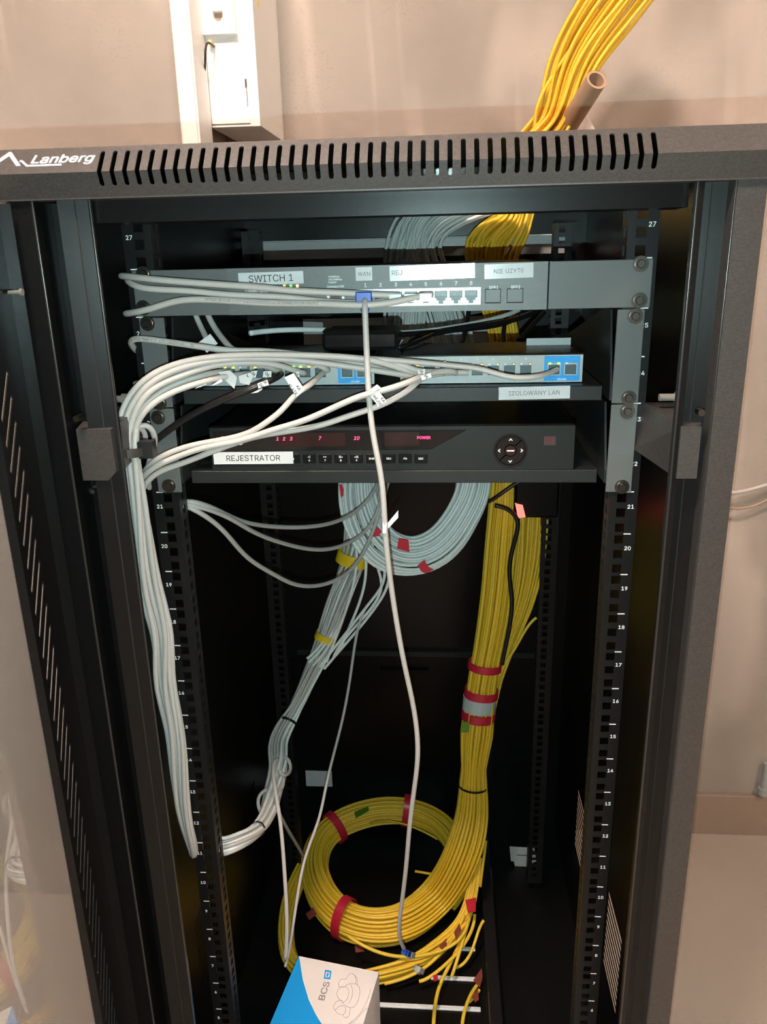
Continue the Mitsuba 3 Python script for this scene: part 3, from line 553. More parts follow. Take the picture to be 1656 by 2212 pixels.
# -- lower three and the black one
cable('lower_cable', [(322, 1040, .03), (318, 1010, -.02), (350, 986, -.028), (411, 963, -.03), (484, 949, -.032), (538, 934, -.034), (574, 913, -.036), (610, 884, -.034), (639, 852, -.030), (665, 834, -.022), (690, 812, .002), (699, 803, .016)], 'white cable climbing to the left small switch through the KLATK tag', r=.0028)
cable('lower_cable', [(310, 1055, .03), (311, 1028, -.024), (340, 1006, -.032), (390, 984, -.034), (447, 966, -.036), (520, 951, -.037), (592, 928, -.038), (665, 905, -.040), (773, 858, -.042), (832, 842, -.040), (890, 822, -.026), (920, 809, -.006), (955, 802, .004), (985, 806, .014)], 'upper white cable of the two rising to the right small switch', r=.0030)
cable('lower_cable', [(312, 1078, .03), (312, 1050, -.020), (340, 1022, -.026), (390, 1002, -.028), (447, 980, -.030), (500, 960, -.030), (540, 947, -.030), (592, 936, -.032), (640, 929, -.032), (701, 916, -.034), (755, 898, -.034), (810, 880, -.034), (850, 862, -.028), (890, 836, -.018), (915, 815, .0), (960, 806, .012), (1012, 805, .016)], 'lower white cable of the two rising to the right small switch, with the WEJSC tag', r=.0029)
cable('black_cable', [(300, 985, .02), (340, 948, -.004), (400, 905, -.014), (480, 864, -.022), (550, 836, -.022), (590, 818, -.010), (606, 808, .012)], 'thick black cable slanting up to the left small switch', 'm_black_cable', r=.0035)
cable('curl_cable', [(288, 985, -.02), (288, 945, -.028), (300, 922, -.03), (318, 920, -.026), (333, 940, -.018), (332, 965, -.01), (322, 1000, -.004), (318, 1035, .01)], 'outer white cable curling back beside the black strap', r=.0030)
cable('curl_cable', [(284, 985, -.014), (286, 940, -.02), (300, 925, -.02), (312, 935, -.014), (316, 965, -.006), (330, 990, .002), (322, 1055, .02)], 'inner white cable curling back beside the black strap', 'm_cable_b', r=.0028)
# tags on the small switch cables
paper_tag([(470, 803), (497, 800), (512, 815), (506, 840), (487, 822)], -.018, None, .003, 'bluish white paper flag hanging in front of the left small switch, largest one')
paper_tag([(515, 812), (540, 804), (547, 812), (538, 832), (518, 827)], -.016, [('L', (.002, .003))], .003, 'second paper flag hanging in front of the left small switch')
paper_tag([(543, 802), (556, 800), (552, 816), (540, 812)], -.014, [('SE', (0, 0))], .0022, 'narrow white cable tag in front of port four of the left small switch', rot=-.9)
paper_tag([(569, 802), (586, 801), (586, 816), (567, 815)], -.014, [('OR', (0, 0))], .0024, 'narrow white cable tag in front of port five of the left small switch', rot=-.9)
paper_tag([(556, 828), (577, 820), (581, 832), (566, 836), (558, 840)], -.030, [('ER', (.002, .003)), ('DA', (-.001, -.001))], .0026, 'white tag wrapped round the thick black cable', rot=-.9)
paper_tag([(541, 850), (566, 838), (566, 842), (556, 848)], -.028, None, .0024, 'folded paper end below the tag of the black cable')
paper_tag([(614, 815), (634, 806), (658, 842), (640, 857)], -.034, [('KA', (.0035, -.0035)), ('KLATK', (-.002, -.005))], .0027, 'white paper flag lettered KLATK on the cable to the left small switch', rot=-.95)
paper_tag([(632, 803), (646, 802), (646, 814), (634, 812)], -.006, [('AR', (0, 0))], .0024, 'small white tag right behind the KLATK flag', rot=-.8)
paper_tag([(800, 856), (818, 846), (835, 866), (817, 878)], -.044, [('KA', (.004, -.001)), ('WEJSC', (-.001, -.0015))], .0026, 'white paper flag lettered WEJSC behind the long hanging cable', rot=-.95)
paper_tag([(798, 842), (814, 830), (822, 837), (806, 848)], -.045, None, .003, 'small folded paper end above the WEJSC flag')
paper_tag([(902, 799), (918, 797), (917, 808), (903, 808)], -.012, [('PI', (0, 0))], .0024, 'upper of two small white tags where cables cross left of the right small switch', rot=-.7)
paper_tag([(908, 812), (930, 805), (932, 815), (911, 822)], -.020, [('PE', (0, 0))], .0024, 'lower of two small white tags where cables cross left of the right small switch', rot=-.7)
paper_tag([(935, 792), (962, 779), (965, 789)], -.006, None, .003, 'small triangular paper end over the right small switch')
for i, (x0p, y0p) in enumerate(((420, 838), (455, 832))):
    paper_tag([(x0p, y0p+2), (x0p+22, y0p-14), (x0p+26, y0p-8), (x0p+14, y0p-2)], -.03, None, .003, 'pointed paper end under the arch of cables, %s one' % ('left', 'right')[i])
# -- the bundle hanging from the strap
def strands(name, center, rad, n, r, label, group, mats, twist=0.0, squash=None, seed=1, jitter=0.15, sides=6, step=0.012, inner=0.0):
    """n cables that follow one centre line; rad = bundle radius along it"""
    g = np.random.default_rng(seed); P = spline(center, step); m = len(P)
    R = np.interp(np.linspace(0, 1, m), np.linspace(0, 1, len(rad)), rad)
    t = np.gradient(P, axis=0); t /= np.linalg.norm(t, axis=1, keepdims=True); N, B = frames(t)
    sq = 1.0 if squash is None else squash
    for i in range(n):
        rr = math.sqrt((i+0.5)/n*(1-inner)+inner); th = i*2.39996+g.uniform(-.2, .2)
        ph = th+np.linspace(0, twist, m)+g.uniform(-1, 1)*jitter*np.sin(np.linspace(0, g.uniform(4, 9), m)+g.uniform(0, 6))
        w = rr*(1+jitter*np.sin(np.linspace(0, g.uniform(4, 10), m)+g.uniform(0, 6))*0.5)
        Q = P+(R*w*np.cos(ph))[:, None]*N+(R*w*np.sin(ph)*sq)[:, None]*B
        put(name, tube(Q, r, sides), mats[i % len(mats)], smooth=True, label=label, cat='cable', group=group)
    return P
cB = [at(278, 930, -.044), at(279, 975, -.05), at(292, 1060, -.045), at(305, 1150, -.040), at(325, 1270, -.03), at(350, 1370, -.026), at(357, 1460, -.024), at(378, 1570, -.022), at(388, 1660, -.02), at(398, 1750, -.018), at(413, 1815, -.012), at(418, 1845, .0)]
strands('bundle_cable', cB, [.0100, .0100, .0112, .0118, .0120, .0112, .0110, .0090, .0088, .0080, .0056, .003], 9, .0030, 'white cable in the twisted bundle hanging down the left rail', 'bundle along the left rail', ['m_cable', 'm_cable_b'], twist=3.6, seed=3, sides=8, step=.008, jitter=.25)
def band(name, center, w, ru, mat_, label, cat, rv=None, off=0):
    """a strap round a bundle: centre points, tangent from them, width w"""
    a, b = np.asarray(center[0]), np.asarray(center[1]); t = (b-a)/np.linalg.norm(b-a); c = (a+b)/2
    N, B = frames(np.array([t])); ang = np.arange(24)*2*np.pi/24; rv = rv or ru
    ring = np.cos(ang)[:, None]*N[0]*ru+np.sin(ang)[:, None]*B[0]*rv
    v = np.array([c-t*w/2+ring*.97, c-t*w/2+ring*1.04, c+t*w/2+ring*1.04, c+t*w/2+ring*.97])
    return put(name, skin(v, False), mat_, smooth=30, label=label, cat=cat)
k = band('cable_strap', (at(277, 960, -.054), at(279, 985, -.054)), .0085, .0152, 'm_header', 'black strap holding the white bundle to the left rail', 'cable strap', .0150)
p = at(318, 970, -.052); put('buckle', hull([p+np.array([a*.007, b*.006, c_*.008]) for a in (-1, 1) for b in (-1, 1) for c_ in (-1, 1)]), 'm_shelf', k)
# -- three cables from a hole of the left rail to the rear
for i, (a, lb) in enumerate((
 ([(395, 1088, .035), (415, 1084, .03), (460, 1098, .05), (520, 1125, .10), (600, 1138, .17), (690, 1135, .24), (760, 1110, .30), (800, 1072, .33), (815, 1035, .36)], 'uppermost grey white cable sagging from the left rail towards the rear bundle'),
 ([(395, 1092, .035), (415, 1092, .03), (480, 1112, .06), (540, 1145, .11), (600, 1170, .17), (680, 1187, .24), (740, 1178, .29), (790, 1145, .33), (818, 1095, .35), (832, 1035, .38)], 'middle grey white cable sagging from the left rail towards the rear bundle'),
 ([(395, 1092, .035), (415, 1099, .03), (470, 1135, .05), (530, 1200, .10), (590, 1240, .15), (640, 1263, .19), (700, 1262, .24), (760, 1228, .29), (800, 1160, .33), (824, 1090, .35), (840, 1035, .38)], 'lowest grey white cable sagging deepest from the left rail'))):
    cable('sagging_cable', a, lb, 'm_cable_b', r=.0029)
# -- the white bundles at the rear
RW = ['m_cable_rear', 'm_cable_rear_b', 'm_cable_rear']
gland = np.array([0.16, 0.61, 1.345])
strands('loop_cable', [gland+np.array([-.03, 0, .0]), at(905, 545, .58), at(950, 640, .55), at(975, 720, .52), at(1010, 880, .46), at(1022, 1000, .42), at(1020, 1060, .40), at(1000, 1110, .39), at(955, 1172, .38), at(890, 1200, .375), at(825, 1180, .37), at(785, 1120, .38), at(772, 1050, .40), at(800, 900, .45), at(870, 720, .52), at(880, 545, .58), gland+np.array([-.05, .01, 0])],
        [.035, .04, .035, .035, .03, .03, .030, .030, .034, .036, .034, .030, .032, .035, .035, .04, .03], 30, .0028, 'white cable in the U shaped bundle at the rear of the rack', 'rear U shaped white bundle', RW, twist=1.2, squash=.7, seed=5, jitter=.12)
dwn = [at(800, 900, .46), at(792, 1045, .42), at(780, 1130, .415), at(765, 1200, .41), at(742, 1260, .41), at(718, 1330, .41), at(697, 1395, .41), at(665, 1470, .40), at(640, 1525, .385), at(622, 1560, .37), at(604, 1605, .34), at(604, 1650, .30), at(592, 1700, .26), at(578, 1750, .20), at(556, 1792, .12), at(522, 1815, .07), at(490, 1830, .05), at(475, 1832, .05)]
strands('tail_cable', dwn, [.03, .03, .028, .025, .019, .018, .017, .015, .013, .011, .015, .017, .014, .013, .010, .009, .012, .014], 16, .0026, 'white cable in the rear bundle that runs down and forward to the left rail', 'rear bundle down to the left rail', ['m_cable_rear', 'm_cable', 'm_cable_b'], twist=5.0, squash=.8, seed=8, jitter=.22, step=.01)
for i, (a, b, c_, d) in enumerate((((828, 1255), (800, 1300), (745, 1370), (690, 1440)), ((838, 1258), (812, 1310), (760, 1375), (700, 1445)), ((790, 1215), (785, 1270), (765, 1330), (735, 1400)), ((815, 1225), (822, 1275), (775, 1345), (720, 1420)), ((770, 1210), (758, 1280), (735, 1350), (705, 1430)))):
    cable('stray_cable', [(a[0]-10, a[1]-60, .385), (*a, .385), (*b, .39), (*c_, .40), (*d, .40)], 'thin white cable straying from the U shaped bundle to the rear bundle', 'm_cable_rear', r=.0024, group='stray cables under the U shaped bundle')
for i, (a, b) in enumerate((((706, 1372), (663, 1423)), ((712, 1376), (666, 1431)), ((718, 1380), (676, 1438)))):
    cable('cut_cable', [(a[0]+20, a[1]-60, .41), (*a, .40), (*b, .385)], 'cut white cable end sticking out left of the rear bundle', 'm_cable_rear_b', r=.0024, group='cut cable ends')
cable('thin_cable', [(800, 1300, .40), (775, 1350, .39), (758, 1450, .37), (738, 1560, .34), (708, 1680, .28), (688, 1770, .24), (660, 1850, .21), (640, 1950, .17), (624, 2050, .14), (616, 2088, .13)], 'thin grey white cable slanting down past the yellow coil to the blue box', 'm_cable_b', r=.0024)
cable('thin_cable', [(600, 1640, .28), (590, 1668, .25), (603, 1760, .20), (614, 1880, .16), (619, 1980, .14), (616, 2070, .13)], 'white cable hanging straight down from the knot of the rear bundle', r=.0030)
cable('thin_cable', [(595, 1735, .24), (612, 1775, .30), (635, 1815, .36), (655, 1850, .42)], 'white braided cable going from the rear bundle to the back of the yellow coil', 'm_cable_b', r=.0030)
for i, a in enumerate((((604, 1640, .31), (622, 1640, .30), (627, 1662, .29), (614, 1674, .27), (602, 1662, .27)), ((592, 1705, .26), (566, 1712, .235), (557, 1735, .215), (568, 1760, .20), (580, 1740, .215)), ((606, 1595, .345), (594, 1625, .32), (606, 1655, .29), (612, 1690, .27), (598, 1710, .25)))):
    cable('knot_cable', [tuple(q_) for q_ in a], 'white cable looping out of the knot in the rear bundle, %s one' % ('right', 'left', 'middle')[i], 'm_cable_b', r=.0028)
for pts, w, r_, lb in (((at(626, 1550, .375), at(619, 1566, .365)), .004, .0135, 'thin black tie round the rear white bundle'), ((at(560, 1787, .13), at(551, 1797, .11)), .004, .0106, 'thin black tie round the white bundle near the left rail')): band('cable_tie', pts, w, r_, 'm_black_cable', lb, 'cable tie')
band('tape_band', (at(765, 1192, .41), at(758, 1218, .41)), .020, .0255, 'm_yellow_tape', 'wide yellow tape round the rear white bundle', 'tape', .021)
band('tape_band', (at(708, 1365, .41), at(700, 1385, .41)), .013, .0180, 'm_yellow_tape', 'narrow yellow tape lower on the rear white bundle', 'tape', .015)
def patch(name, pts, Y, mat_, label, bulge=0.004):
    P = np.array([at(x, y, Y) for x, y in pts]); m = xz(Polygon(P[:, [0, 2]]), Y, 0.0012); return put(name, m, mat_, label=label, cat='tape')
patch('tape_flag', [(804, 1160), (812, 1137), (824, 1148), (818, 1158)], .340, 'm_red_tape', 'red tape on the U shaped white bundle, behind the long hanging cable')
patch('tape_flag', [(861, 1163), (882, 1167), (884, 1193), (857, 1185)], .338, 'm_red_tape', 'red square of tape in the middle of the U shaped white bundle')
patch('tape_flag', [(902, 1222), (916, 1210), (924, 1225), (936, 1231), (920, 1239), (910, 1235)], .335, 'm_red_tape', 'red tape at the lower right of the U shaped white bundle')
patch('tape_flag', [(732, 1047), (738, 1047), (745, 1068), (736, 1075)], .385, 'm_red_tape', 'red tape at the top left of the rear white bundle')
def scrap(pts, Z, mat_, label):
    """a piece of tape lying about level at the height Z"""
    P = np.array([atz(x, y, Z) for x, y in pts]); m = ext(Polygon(P[:, :2]), .0012); m.apply_translation([0, 0, Z]); return put('tape_flag', m, mat_, label=label, cat='tape')
# -- the yellow cables
YM = ['m_yellow', 'm_yellow_b', 'm_yellow_c']
out = [at(1390, -90, .60), at(1300, 40, .62), at(1235, 160, .62), at(1198, 270, .62), np.array([.185, .61, 1.39])]
strands('overhead_cable', out+[np.array([.165, .61, 1.30]), at(1062, 545, .58), at(1085, 700, .54), at(1088, 760, .53)], [.052, .050, .042, .033, .030, .03, .050, .026, .024], 34, .0030, 'yellow network cable coming down from the ceiling into the roof of the rack', 'yellow cables above the rack', YM, twist=.5, squash=.55, seed=11, jitter=.16, sides=7)
cable('loose_cable', [(1290, 20, .61), (1215, 130, .61), (1172, 200, .61), (1156, 250, .61), np.array([.20, .61, 1.40])], 'single yellow cable bowing out left of the overhead bundle', 'm_yellow_c', r=.0026)
main = [at(1088, 740, .53), at(1088, 900, .50), at(1088, 1050, .48), at(1082, 1150, .475), at(1072, 1280, .47), at(1056, 1390, .465), at(1042, 1470, .465), at(1032, 1560, .465), at(1024, 1640, .465), at(1022, 1700, .465), at(1018, 1770, .455), at(994, 1855, .425), atz(945, 1935, .105)]
coil = [atz(885, 1985, .092), atz(815, 2002, .090), atz(745, 1985, .092), atz(693, 1930, .095), atz(678, 1860, .105), atz(707, 1800, .120), atz(778, 1762, .135), atz(862, 1752, .14), atz(940, 1775, .135), atz(985, 1825, .125), atz(990, 1880, .11), atz(960, 1940, .095)]
strands('coiled_cable', main+coil, [.020, .020, .021, .024, .026, .026, .024, .025, .029, .022, .028, .034, .034, .034, .033, .032, .032, .032, .032, .034, .034, .032, .03, .028, .026], 64, .0030, 'yellow network cable in the thick bundle that ends in the coil on the rack floor', 'yellow bundle and coil', YM, twist=1.0, squash=.75, seed=13, jitter=.16)
fan = [at(1150, 1050, .53), at(1145, 1150, .52), at(1140, 1220, .51), at(1125, 1300, .50), at(1100, 1380, .49), at(1078, 1450, .485), at(1050, 1560, .485)]
strands('fan_cable', fan, [.028, .029, .027, .022, .014, .009, .01], 26, .0028, 'yellow network cable in the fan shaped bundle right of the main yellow bundle', 'yellow fan shaped bundle', YM, twist=.3, squash=.5, seed=17, jitter=.08)
cable('loose_cable', [(1158, 1334, .46), (1135, 1360, .455), (1115, 1395, .455), (1092, 1432, .46), (1070, 1480, .47)], 'yellow cable end sticking out to the right of the fan shaped bundle', 'm_yellow_c', r=.0026)
lowl = [atz(700, 1800, .11), atz(652, 1880, .09), atz(625, 1950, .08), atz(618, 2020, .075), atz(640, 2085, .075), atz(720, 2118, .075), atz(820, 2105, .078), atz(900, 2078, .080), atz(962, 2035, .085), atz(1002, 1985, .10), at(1020, 1925, .41), at(1030, 1850, .44)]
strands('lower_loop_cable', lowl, [.018, .018, .018, .018, .018, .018, .018, .020, .020, .015, .013, .012], 16, .0030, 'yellow network cable in the lower loop that passes behind the blue box', 'yellow lower loop', YM, twist=2.0, squash=.7, seed=19, jitter=.25)
cable('loose_cable', [atz(1016, 1975, .11), atz(1000, 2020, .10), atz(970, 2085, .085), atz(946, 2140, .078), atz(936, 2215, .074), atz(934, 2280, .070)], 'yellow cable running down over the rack floor to the bottom edge, left one of two', 'm_yellow_c', r=.0032)
cable('loose_cable', [atz(1036, 2122, .070), atz(1016, 2150, .074), atz(1003, 2185, .074), atz(998, 2215, .072), atz(996, 2280, .070)], 'yellow cable at the bottom edge beside the brown tape, right one of two', 'm_yellow_c', r=.0030)
cable('loose_cable', [atz(1035, 2138, .066), atz(1022, 2155, .062), atz(1012, 2165, .058)], 'short yellow cable end next to the brown tape flag', 'm_yellow_c', r=.0028)
cable('loose_cable', [atz(1044, 1988, .12), atz(1030, 2020, .10), atz(1018, 2055, .085), atz(1000, 2082, .075), atz(980, 2090, .070)], 'yellow cable hooking round at the right of the lower loop', 'm_yellow_c', r=.0028)
for k_, a_ in enumerate((((1002, 1975, .12), (985, 2010, .11), (950, 2048, .105), (900, 2070, .10), (865, 2068, .10)), ((1018, 1970, .12), (1000, 2030, .105), (985, 2080, .09), (975, 2110, .075)), ((1025, 1975, .12), (1005, 2035, .10), (960, 2085, .09), (925, 2112, .082), (905, 2120, .078)), ((1010, 1990, .115), (975, 2030, .105), (930, 2080, .09), (880, 2110, .082), (830, 2125, .076)))):
    cable('straggling_cable', [atz(*q_) for q_ in a_], ('yellow cable straying from the coil back under the blue plug', 'straight yellow cable end hanging right of the loose clear plug', 'yellow cable ending at the loose clear plug', 'lowest yellow cable straying towards the carton')[k_], 'm_yellow_c', r=.0030)
cable('loose_cable', [(1049, 1816, .44), (1045, 1850, .43), (1041, 1880, .42), (1037, 1915, .41)], 'short straight yellow cable end right of the thick yellow bundle', 'm_yellow_b', r=.0028)
cable('loose_cable', [(896, 1882, .46), (925, 1887, .46), (955, 1892, .45), (985, 1895, .44)], 'yellow cable end pointing left into the coil', 'm_yellow_b', r=.0026)
cable('loose_cable', [(800, 1778, .56), (850, 1775, .54), (900, 1790, .53), (945, 1813, .52)], 'thin yellow cable crossing the far side of the coil opening', 'm_yellow_b', r=.0022)
cable('loose_cable', [atz(752, 2022, .13), atz(800, 2050, .12), atz(860, 2066, .11), atz(930, 2060, .105), atz(985, 2035, .11), atz(1010, 1990, .12)], 'yellow cable swinging out below the front of the coil', 'm_yellow_c', r=.0030)
band('tape_band', (at(1048, 1430, .465), at(1046, 1444, .465)), .014, .0286, 'm_red_tape', 'topmost red tape band round the thick yellow bundle', 'tape', .0222)
band('tape_band', (at(1040, 1489, .465), at(1038, 1503, .465)), .015, .0288, 'm_red_tape', 'second red tape band round the thick yellow bundle, above the clear tape', 'tape', .0222)
band('tape_band', (at(1036, 1505, .465), at(1034, 1530, .465)), .026, .0284, 'm_clear_tape', 'shiny clear tape between two red bands on the thick yellow bundle', 'tape', .0220)
band('tape_band', (at(1034, 1535, .465), at(1032, 1552, .465)), .017, .0292, 'm_red_tape', 'lowest red tape band round the thick yellow bundle', 'tape', .0226)
patch('tape_flag', [(998, 1560), (1014, 1560), (1012, 1582), (996, 1582)], .438, 'm_green_tape', 'green mark on the thick yellow bundle below the lowest red band')
band('cable_tie', (at(1022, 1690, .465), at(1021, 1702, .465)), .0035, .0268, 'm_black_cable', 'thin black tie round the thick yellow bundle', 'cable tie', .0218)
band('tape_band', (at(872, 1750, .60), at(886, 1752, .60)), .018, .0345, 'm_red_tape', 'red tape at the far side of the yellow coil', 'tape', .027)
band('tape_band', (at(730, 1782, .57), at(718, 1792, .56)), .016, .0345, 'm_red_tape', 'red tape at the upper left of the yellow coil', 'tape', .027)
band('tape_band', (atz(752, 1988, .091), atz(734, 1979, .092)), .017, .0405, 'm_red_tape', 'bright red tape at the lower left of the yellow coil', 'tape', .0325)
scrap([(660, 1975), (676, 1962), (684, 1975), (668, 1988)], 0.13, 'm_brown_tape', 'brown tape scrap on the left of the yellow coil')
scrap([(765, 2040), (780, 2043), (787, 2055), (768, 2058)], 0.105, 'm_brown_tape', 'brown tape scrap below the coil in front')
scrap([(980, 2015), (992, 1995), (996, 2010), (985, 2030)], 0.118, 'm_brown_tape', 'brown tape scrap on the cables right of the coil, upper one')
scrap([(948, 2046), (964, 2028), (965, 2044), (955, 2052)], 0.108, 'm_brown_tape', 'brown tape scrap on the cables right of the coil, lower one')
scrap([(1005, 1945), (1028, 1940), (1027, 1970), (1010, 1972)], .150, 'm_red_tape', 'dark red tape where the yellow cables leave the coil on the right')
scrap([(1022, 2118), (1040, 2092), (1042, 2112), (1036, 2134)], 0.075, 'm_brown_tape', 'brown tape flag at the end of the short yellow cable, upper half')
scrap([(1018, 2152), (1032, 2138), (1034, 2160), (1026, 2166)], 0.072, 'm_brown_tape', 'brown tape flag at the end of the short yellow cable, lower half')
scrap([(765, 1755), (796, 1742), (796, 1752), (768, 1768)], 0.165, 'm_green_tape', 'green mark on the upper left of the yellow coil')
scrap([(935, 2108), (945, 2106), (946, 2118), (936, 2120)], 0.1, 'm_red_tape', 'small red tape on a loose yellow cable below the coil')
k = thing('loose_plug', 'clear network plug lying on the yellow cables below the blue plug', 'plug'); p = at(905, 2095, .15); plug(k, p, (.3, .5, -.8))
# -- black cables and boxes at the rear
cable('black_cable', [(870, 760, .16), (895, 735, .18), (950, 718, .22), (1050, 702, .26), (1120, 688, .3), (1180, 660, .34)], 'black power cable running behind the gap below the rack switch', 'm_black_cable', r=.0034)
cable('black_cable', [(790, 722, .2), (880, 722, .22), (960, 715, .26), (1060, 705, .3), (1120, 683, .34)], 'second black power cable behind the gap below the rack switch', 'm_black_cable', r=.003)
cable('black_cable', [(1012, 670, .34), (1006, 710, .32), (995, 745, .28)], 'short black cable crossing the white ribbon below the rack switch', 'm_black_cable', r=.003)
cable('black_cable', [(1098, 670, .36), (1088, 710, .34), (1090, 750, .30)], 'short black cable crossing the yellow cables below the rack switch', 'm_black_cable', r=.003)
cable('black_cable', [(1175, 675, .3), (1150, 702, .28), (1120, 735, .25)], 'short black cable at the right below the rack switch', 'm_black_cable', r=.003)
cable('rear_cable', [(540, 720, .10), (580, 715, .12), (660, 712, .15), (780, 716, .2), (880, 718, .24), (980, 706, .28), (1060, 690, .32), (1120, 670, .36)], 'pale green white cable lying level in the gap below the rack switch', 'm_cable_rear', r=.0030)
pa = thing('power_adapter', 'black power adapter lying on the left small switch', 'power adapter')
z1 = zsh+.030
put('body', bx(at(700, 760, .07)[0], at(862, 760, .07)[0], .055, .125, z1, z1+.020, .004), 'm_black_gloss', pa); put('lead', tube(path([(860, 752, .08), (880, 745, .09), (905, 735, .12), (935, 722, .18)]), .0026, 6), 'm_black_cable', pa, smooth=True)
p0, p1 = at(1137, 731, .10), at(1232, 745, .10)
k = thing('paper_label', 'blank bluish label lying above the right small switch', 'label'); put('paper', bx(p0[0], p1[0], .10, .1008, p1[2], p0[2]), 'm_silver', k)
ps = thing('power_strip', 'black power strip with a glowing red switch at the rear right of the rack', 'power strip')
a, b = at(1112, 1040, .44), at(1205, 1135, .44)
put('body', bx(a[0], b[0], .44, .475, b[2]+.012, a[2]+.03, .004), 'm_black', ps)
p = at(1123, 1104, .436); led('switch_light', hull([p+np.array([x, y, z]) for x, z in ((-.008, .012), (.004, .009), (.009, -.010), (-.003, -.012)) for y in (0, .006)]), ps, (1, .09, .07), 4.0, 'glowing red rocker switch')
cable('black_cable', [(1045, 1088, .44), (1070, 1075, .43), (1098, 1055, .43), (1125, 1040, .43)], 'black cable tie lead across the top of the yellow bundle', 'm_black_cable', r=.003)
cable('black_cable', [(1068, 1092, .43), (1095, 1100, .43), (1117, 1125, .43), (1108, 1180, .43), (1100, 1240, .43), (1105, 1300, .43), (1095, 1380, .432), (1084, 1435, .435)], 'black cable hanging down between the main yellow bundle and the fan', 'm_black_cable', r=.0036)
cable('earth_wire', [(1197, 1180, .50), (1198, 1215, .50), (1195, 1250, .505), (1192, 1285, .51)], 'thin green and yellow earth wire beside the right rear rail', 'm_green_tape', r=.0026)
# -- papers and the camera box
p, q = at(657, 1673, .685), at(716, 1708, .685); k = thing('paper_card', 'small white paper card stuck low on the rear panel', 'card'); put('card', bx(p[0], q[0], .6985, .6995, q[2], p[2]), 'm_paper', k)
k = thing('paper_card', 'white notched card standing on the rack floor at the rear right', 'card')
pc = atz(1130, 1870, .052)
def wpt(px, py): return at(px, py, pc[1])[[0, 2]]
put('card', xz(Polygon([wpt(1100, 1829), wpt(1154, 1832), wpt(1158, 1861), wpt(1152, 1863), wpt(1152, 1872), wpt(1112, 1872), wpt(1109, 1861), wpt(1103, 1860)]), pc[1], .001), 'm_paper', k)
put('lettering', bx(wpt(1116, 1846)[0], wpt(1142, 1846)[0], pc[1]-.0003, pc[1], wpt(1116, 1848)[1], wpt(1116, 1846)[1]), 'm_ink_grey', k)
# camera box: its top face shows
ct = thing('camera_carton', 'blue and white carton printed with camera outlines, in the bottom of the rack', 'box')
ZB = 0.252
c1, c2, c3, c4 = atz(645, 2065, ZB), atz(818, 2100, ZB), atz(592, 2212, ZB), atz(796, 2212, ZB)
ex = (c2-c1); W = np.linalg.norm(ex); ex /= W; ey = np.array([ex[1], -ex[0], 0]); Dp = 0.175
def top(u, v, h=0.0): return c1+ex*u+ey*v+np.array([0, 0, h])
cs = [top(0, 0), top(W, 0), top(W, Dp), top(0, Dp)]
put('carton', hull([c_+np.array([0, 0, dz]) for c_ in cs for dz in (0, -(ZB-.0505))]), 'm_box_white', ct)
def on_top(poly, h=.0003):
    m = ext(poly, h); v = m.vertices.copy(); m.vertices = c1+v[:, :1]*ex+v[:, 1:2]*ey+np.array([0, 0, 1.0])*v[:, 2:]; m.invert(); return m
def uv_of(px, py):
    p = atz(px, py, ZB)-c1; return np.array([p@ex, p@ey])
bl = [uv_of(*p) for p in ((646, 2068), (654, 2118), (667, 2161), (683, 2194), (695, 2213), (715, 2240), (745, 2270), (790, 2300))]
put('blue_field', on_top(Polygon([(0, 0)]+[tuple(p) for p in bl]+[(bl[-1][0], Dp), (0, Dp)]).intersection(sbox(0, 0, W, Dp))), 'm_blue', ct, label='solid blue printed field')
a_, b_ = uv_of(691, 2160), uv_of(704, 2120); rot_ = math.atan2(-(b_-a_)[1], (b_-a_)[0]); L_ = np.linalg.norm(b_-a_)
m = text('BCS', .0088, .0002, True); sc = L_/(m.bounds[1][0]-m.bounds[0][0]); m.vertices[:, 0] = (m.vertices[:, 0]-m.bounds[0][0])*sc
w = m.vertices.copy(); X, Yy = w[:, 0]*math.cos(rot_)-w[:, 1]*math.sin(rot_), w[:, 0]*math.sin(rot_)+w[:, 1]*math.cos(rot_)
m.vertices = c1+(a_[0]+.006+X)[:, None]*ex-(Yy-a_[1])[:, None]*ey+np.array([0, 0, 1.0])*(w[:, 2:]+.0001); put('lettering', m, 'm_box_line', ct, label='grey maker lettering')
q = [uv_of(*p) for p in ((699, 2114), (702, 2095), (716, 2098), (713, 2116))]
sq_ = Polygon(q); put('emblem', on_top(sq_.difference(affinity.scale(sq_, .62, .62)).union(affinity.scale(sq_, .25, .45))), 'm_blue', ct, label='blue square emblem')
def line_px(pts, r=.0003): return LineString([uv_of(*p) for p in pts]).buffer(r)
def art_px(pts):
    """a smooth drawn line"""
    q = np.array([(560+x/5.52, 1980+y/5.52) for x, y in pts]); t = np.r_[0, np.cumsum(np.linalg.norm(np.diff(q, axis=0), axis=1))]
    return line_px([tuple(v) for v in CubicSpline(t, q)(np.linspace(0, t[-1], 4*len(q)))])
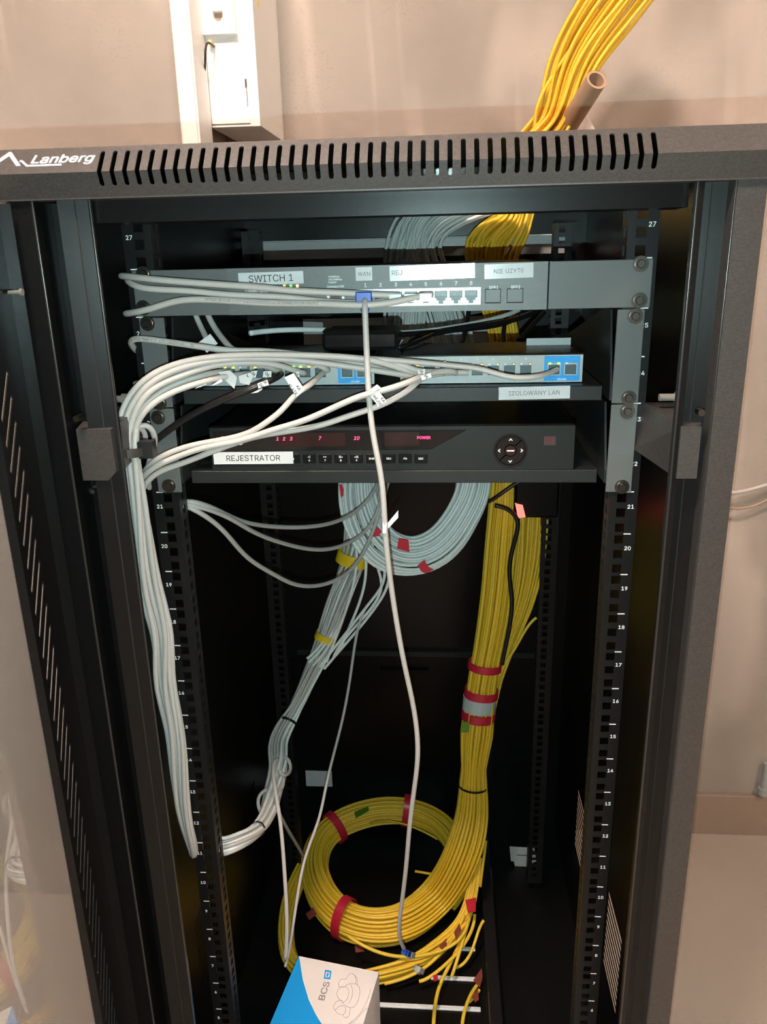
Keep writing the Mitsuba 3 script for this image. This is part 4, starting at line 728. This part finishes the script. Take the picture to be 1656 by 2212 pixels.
art = [art_px(a) for a in (
    [(945, 832), (950, 785), (985, 748), (1030, 745), (1058, 702), (1088, 680), (1125, 690), (1160, 735), (1170, 812)], [(1128, 695), (1150, 745), (1150, 802)], [(945, 832), (985, 842), (1025, 830)],
    [(985, 1004), (942, 975), (925, 912), (950, 858), (1000, 836), (1050, 852), (1066, 900), (1056, 960), (1022, 1010), (985, 1020)],
    [(1030, 826), (1062, 806), (1112, 800), (1170, 816), (1196, 872), (1190, 960), (1152, 1050), (1108, 1085), (1050, 1075), (1010, 1046), (985, 1020)], [(1088, 812), (1110, 880), (1102, 960), (1065, 1035)],
    [(990, 1006), (932, 1010), (892, 1050), (885, 1082), (902, 1122), (942, 1160), (1000, 1170)], [(1000, 1170), (1022, 1140), (1026, 1086), (985, 1062), (930, 1086), (902, 1120)], [(1000, 1170), (1030, 1206), (1062, 1190), (1080, 1112), (1086, 1088)],
    [(1060, 1281), (1150, 1210), (1230, 1110), (1290, 990), (1330, 850)], [(1085, 1281), (1180, 1200), (1250, 1120), (1300, 1086), (1336, 1090)])]
put('camera_drawing', on_top(unary_union(art), .0002), 'm_box_line', ct, label='grey line drawing of cameras')
# cardboard tube behind the rack top
a, b = at(1288, 172, .55), at(1232, 262, .62); d_ = (b-a)/np.linalg.norm(b-a); P = np.array([a, a+d_*.25])
tN, tB = frames(np.array([d_])); an = np.arange(28)*2*np.pi/28; ring = np.cos(an)[:, None]*tN[0]+np.sin(an)[:, None]*tB[0]
put('cardboard_tube', skin(np.array([a+d_*.16+ring*.0118, a+ring*.0118, a+ring*.0158, a+d_*.16+ring*.0158]), False), 'm_card', smooth=40, label='brown cardboard tube leaning behind the rack beside the yellow cables', cat='tube')
w0 = at(1272, 262, .66); put('white_bracket', hull([at(1264, 280, .66), at(1285, 280, .66), at(1268, 246, .66), at(1264, 280, .675), at(1285, 280, .675), at(1268, 246, .675)]), 'm_white_plastic', label='white plastic corner showing beside the cardboard tube', cat='bracket')
# cables on the wall, right
cable('wall_cable', [(1560, 1066, .765), (1600, 1062, .77), (1640, 1052, .775), (1700, 1035, .78)], 'white cable on the back wall right of the rack', 'm_cable', r=.0040)
cable('wall_cable', [(1560, 1094, .77), (1600, 1098, .775), (1630, 1092, .78), (1656, 1080, .78), (1710, 1050, .78)], 'thin brown cable on the back wall right of the rack', 'm_baseboard', r=.0026)
p = at(1650, 1690, .785); put('pipe_stub', [cyl(p+np.array([0, 0, -.018]), p+np.array([0, 0, .05]), .007, 14), cyl(p+np.array([0, 0, -.03]), p+np.array([0, 0, -.014]), .012, 14)], 'm_silver', smooth=30, label='grey pipe fitting at the foot of the wall, right edge', cat='pipe')
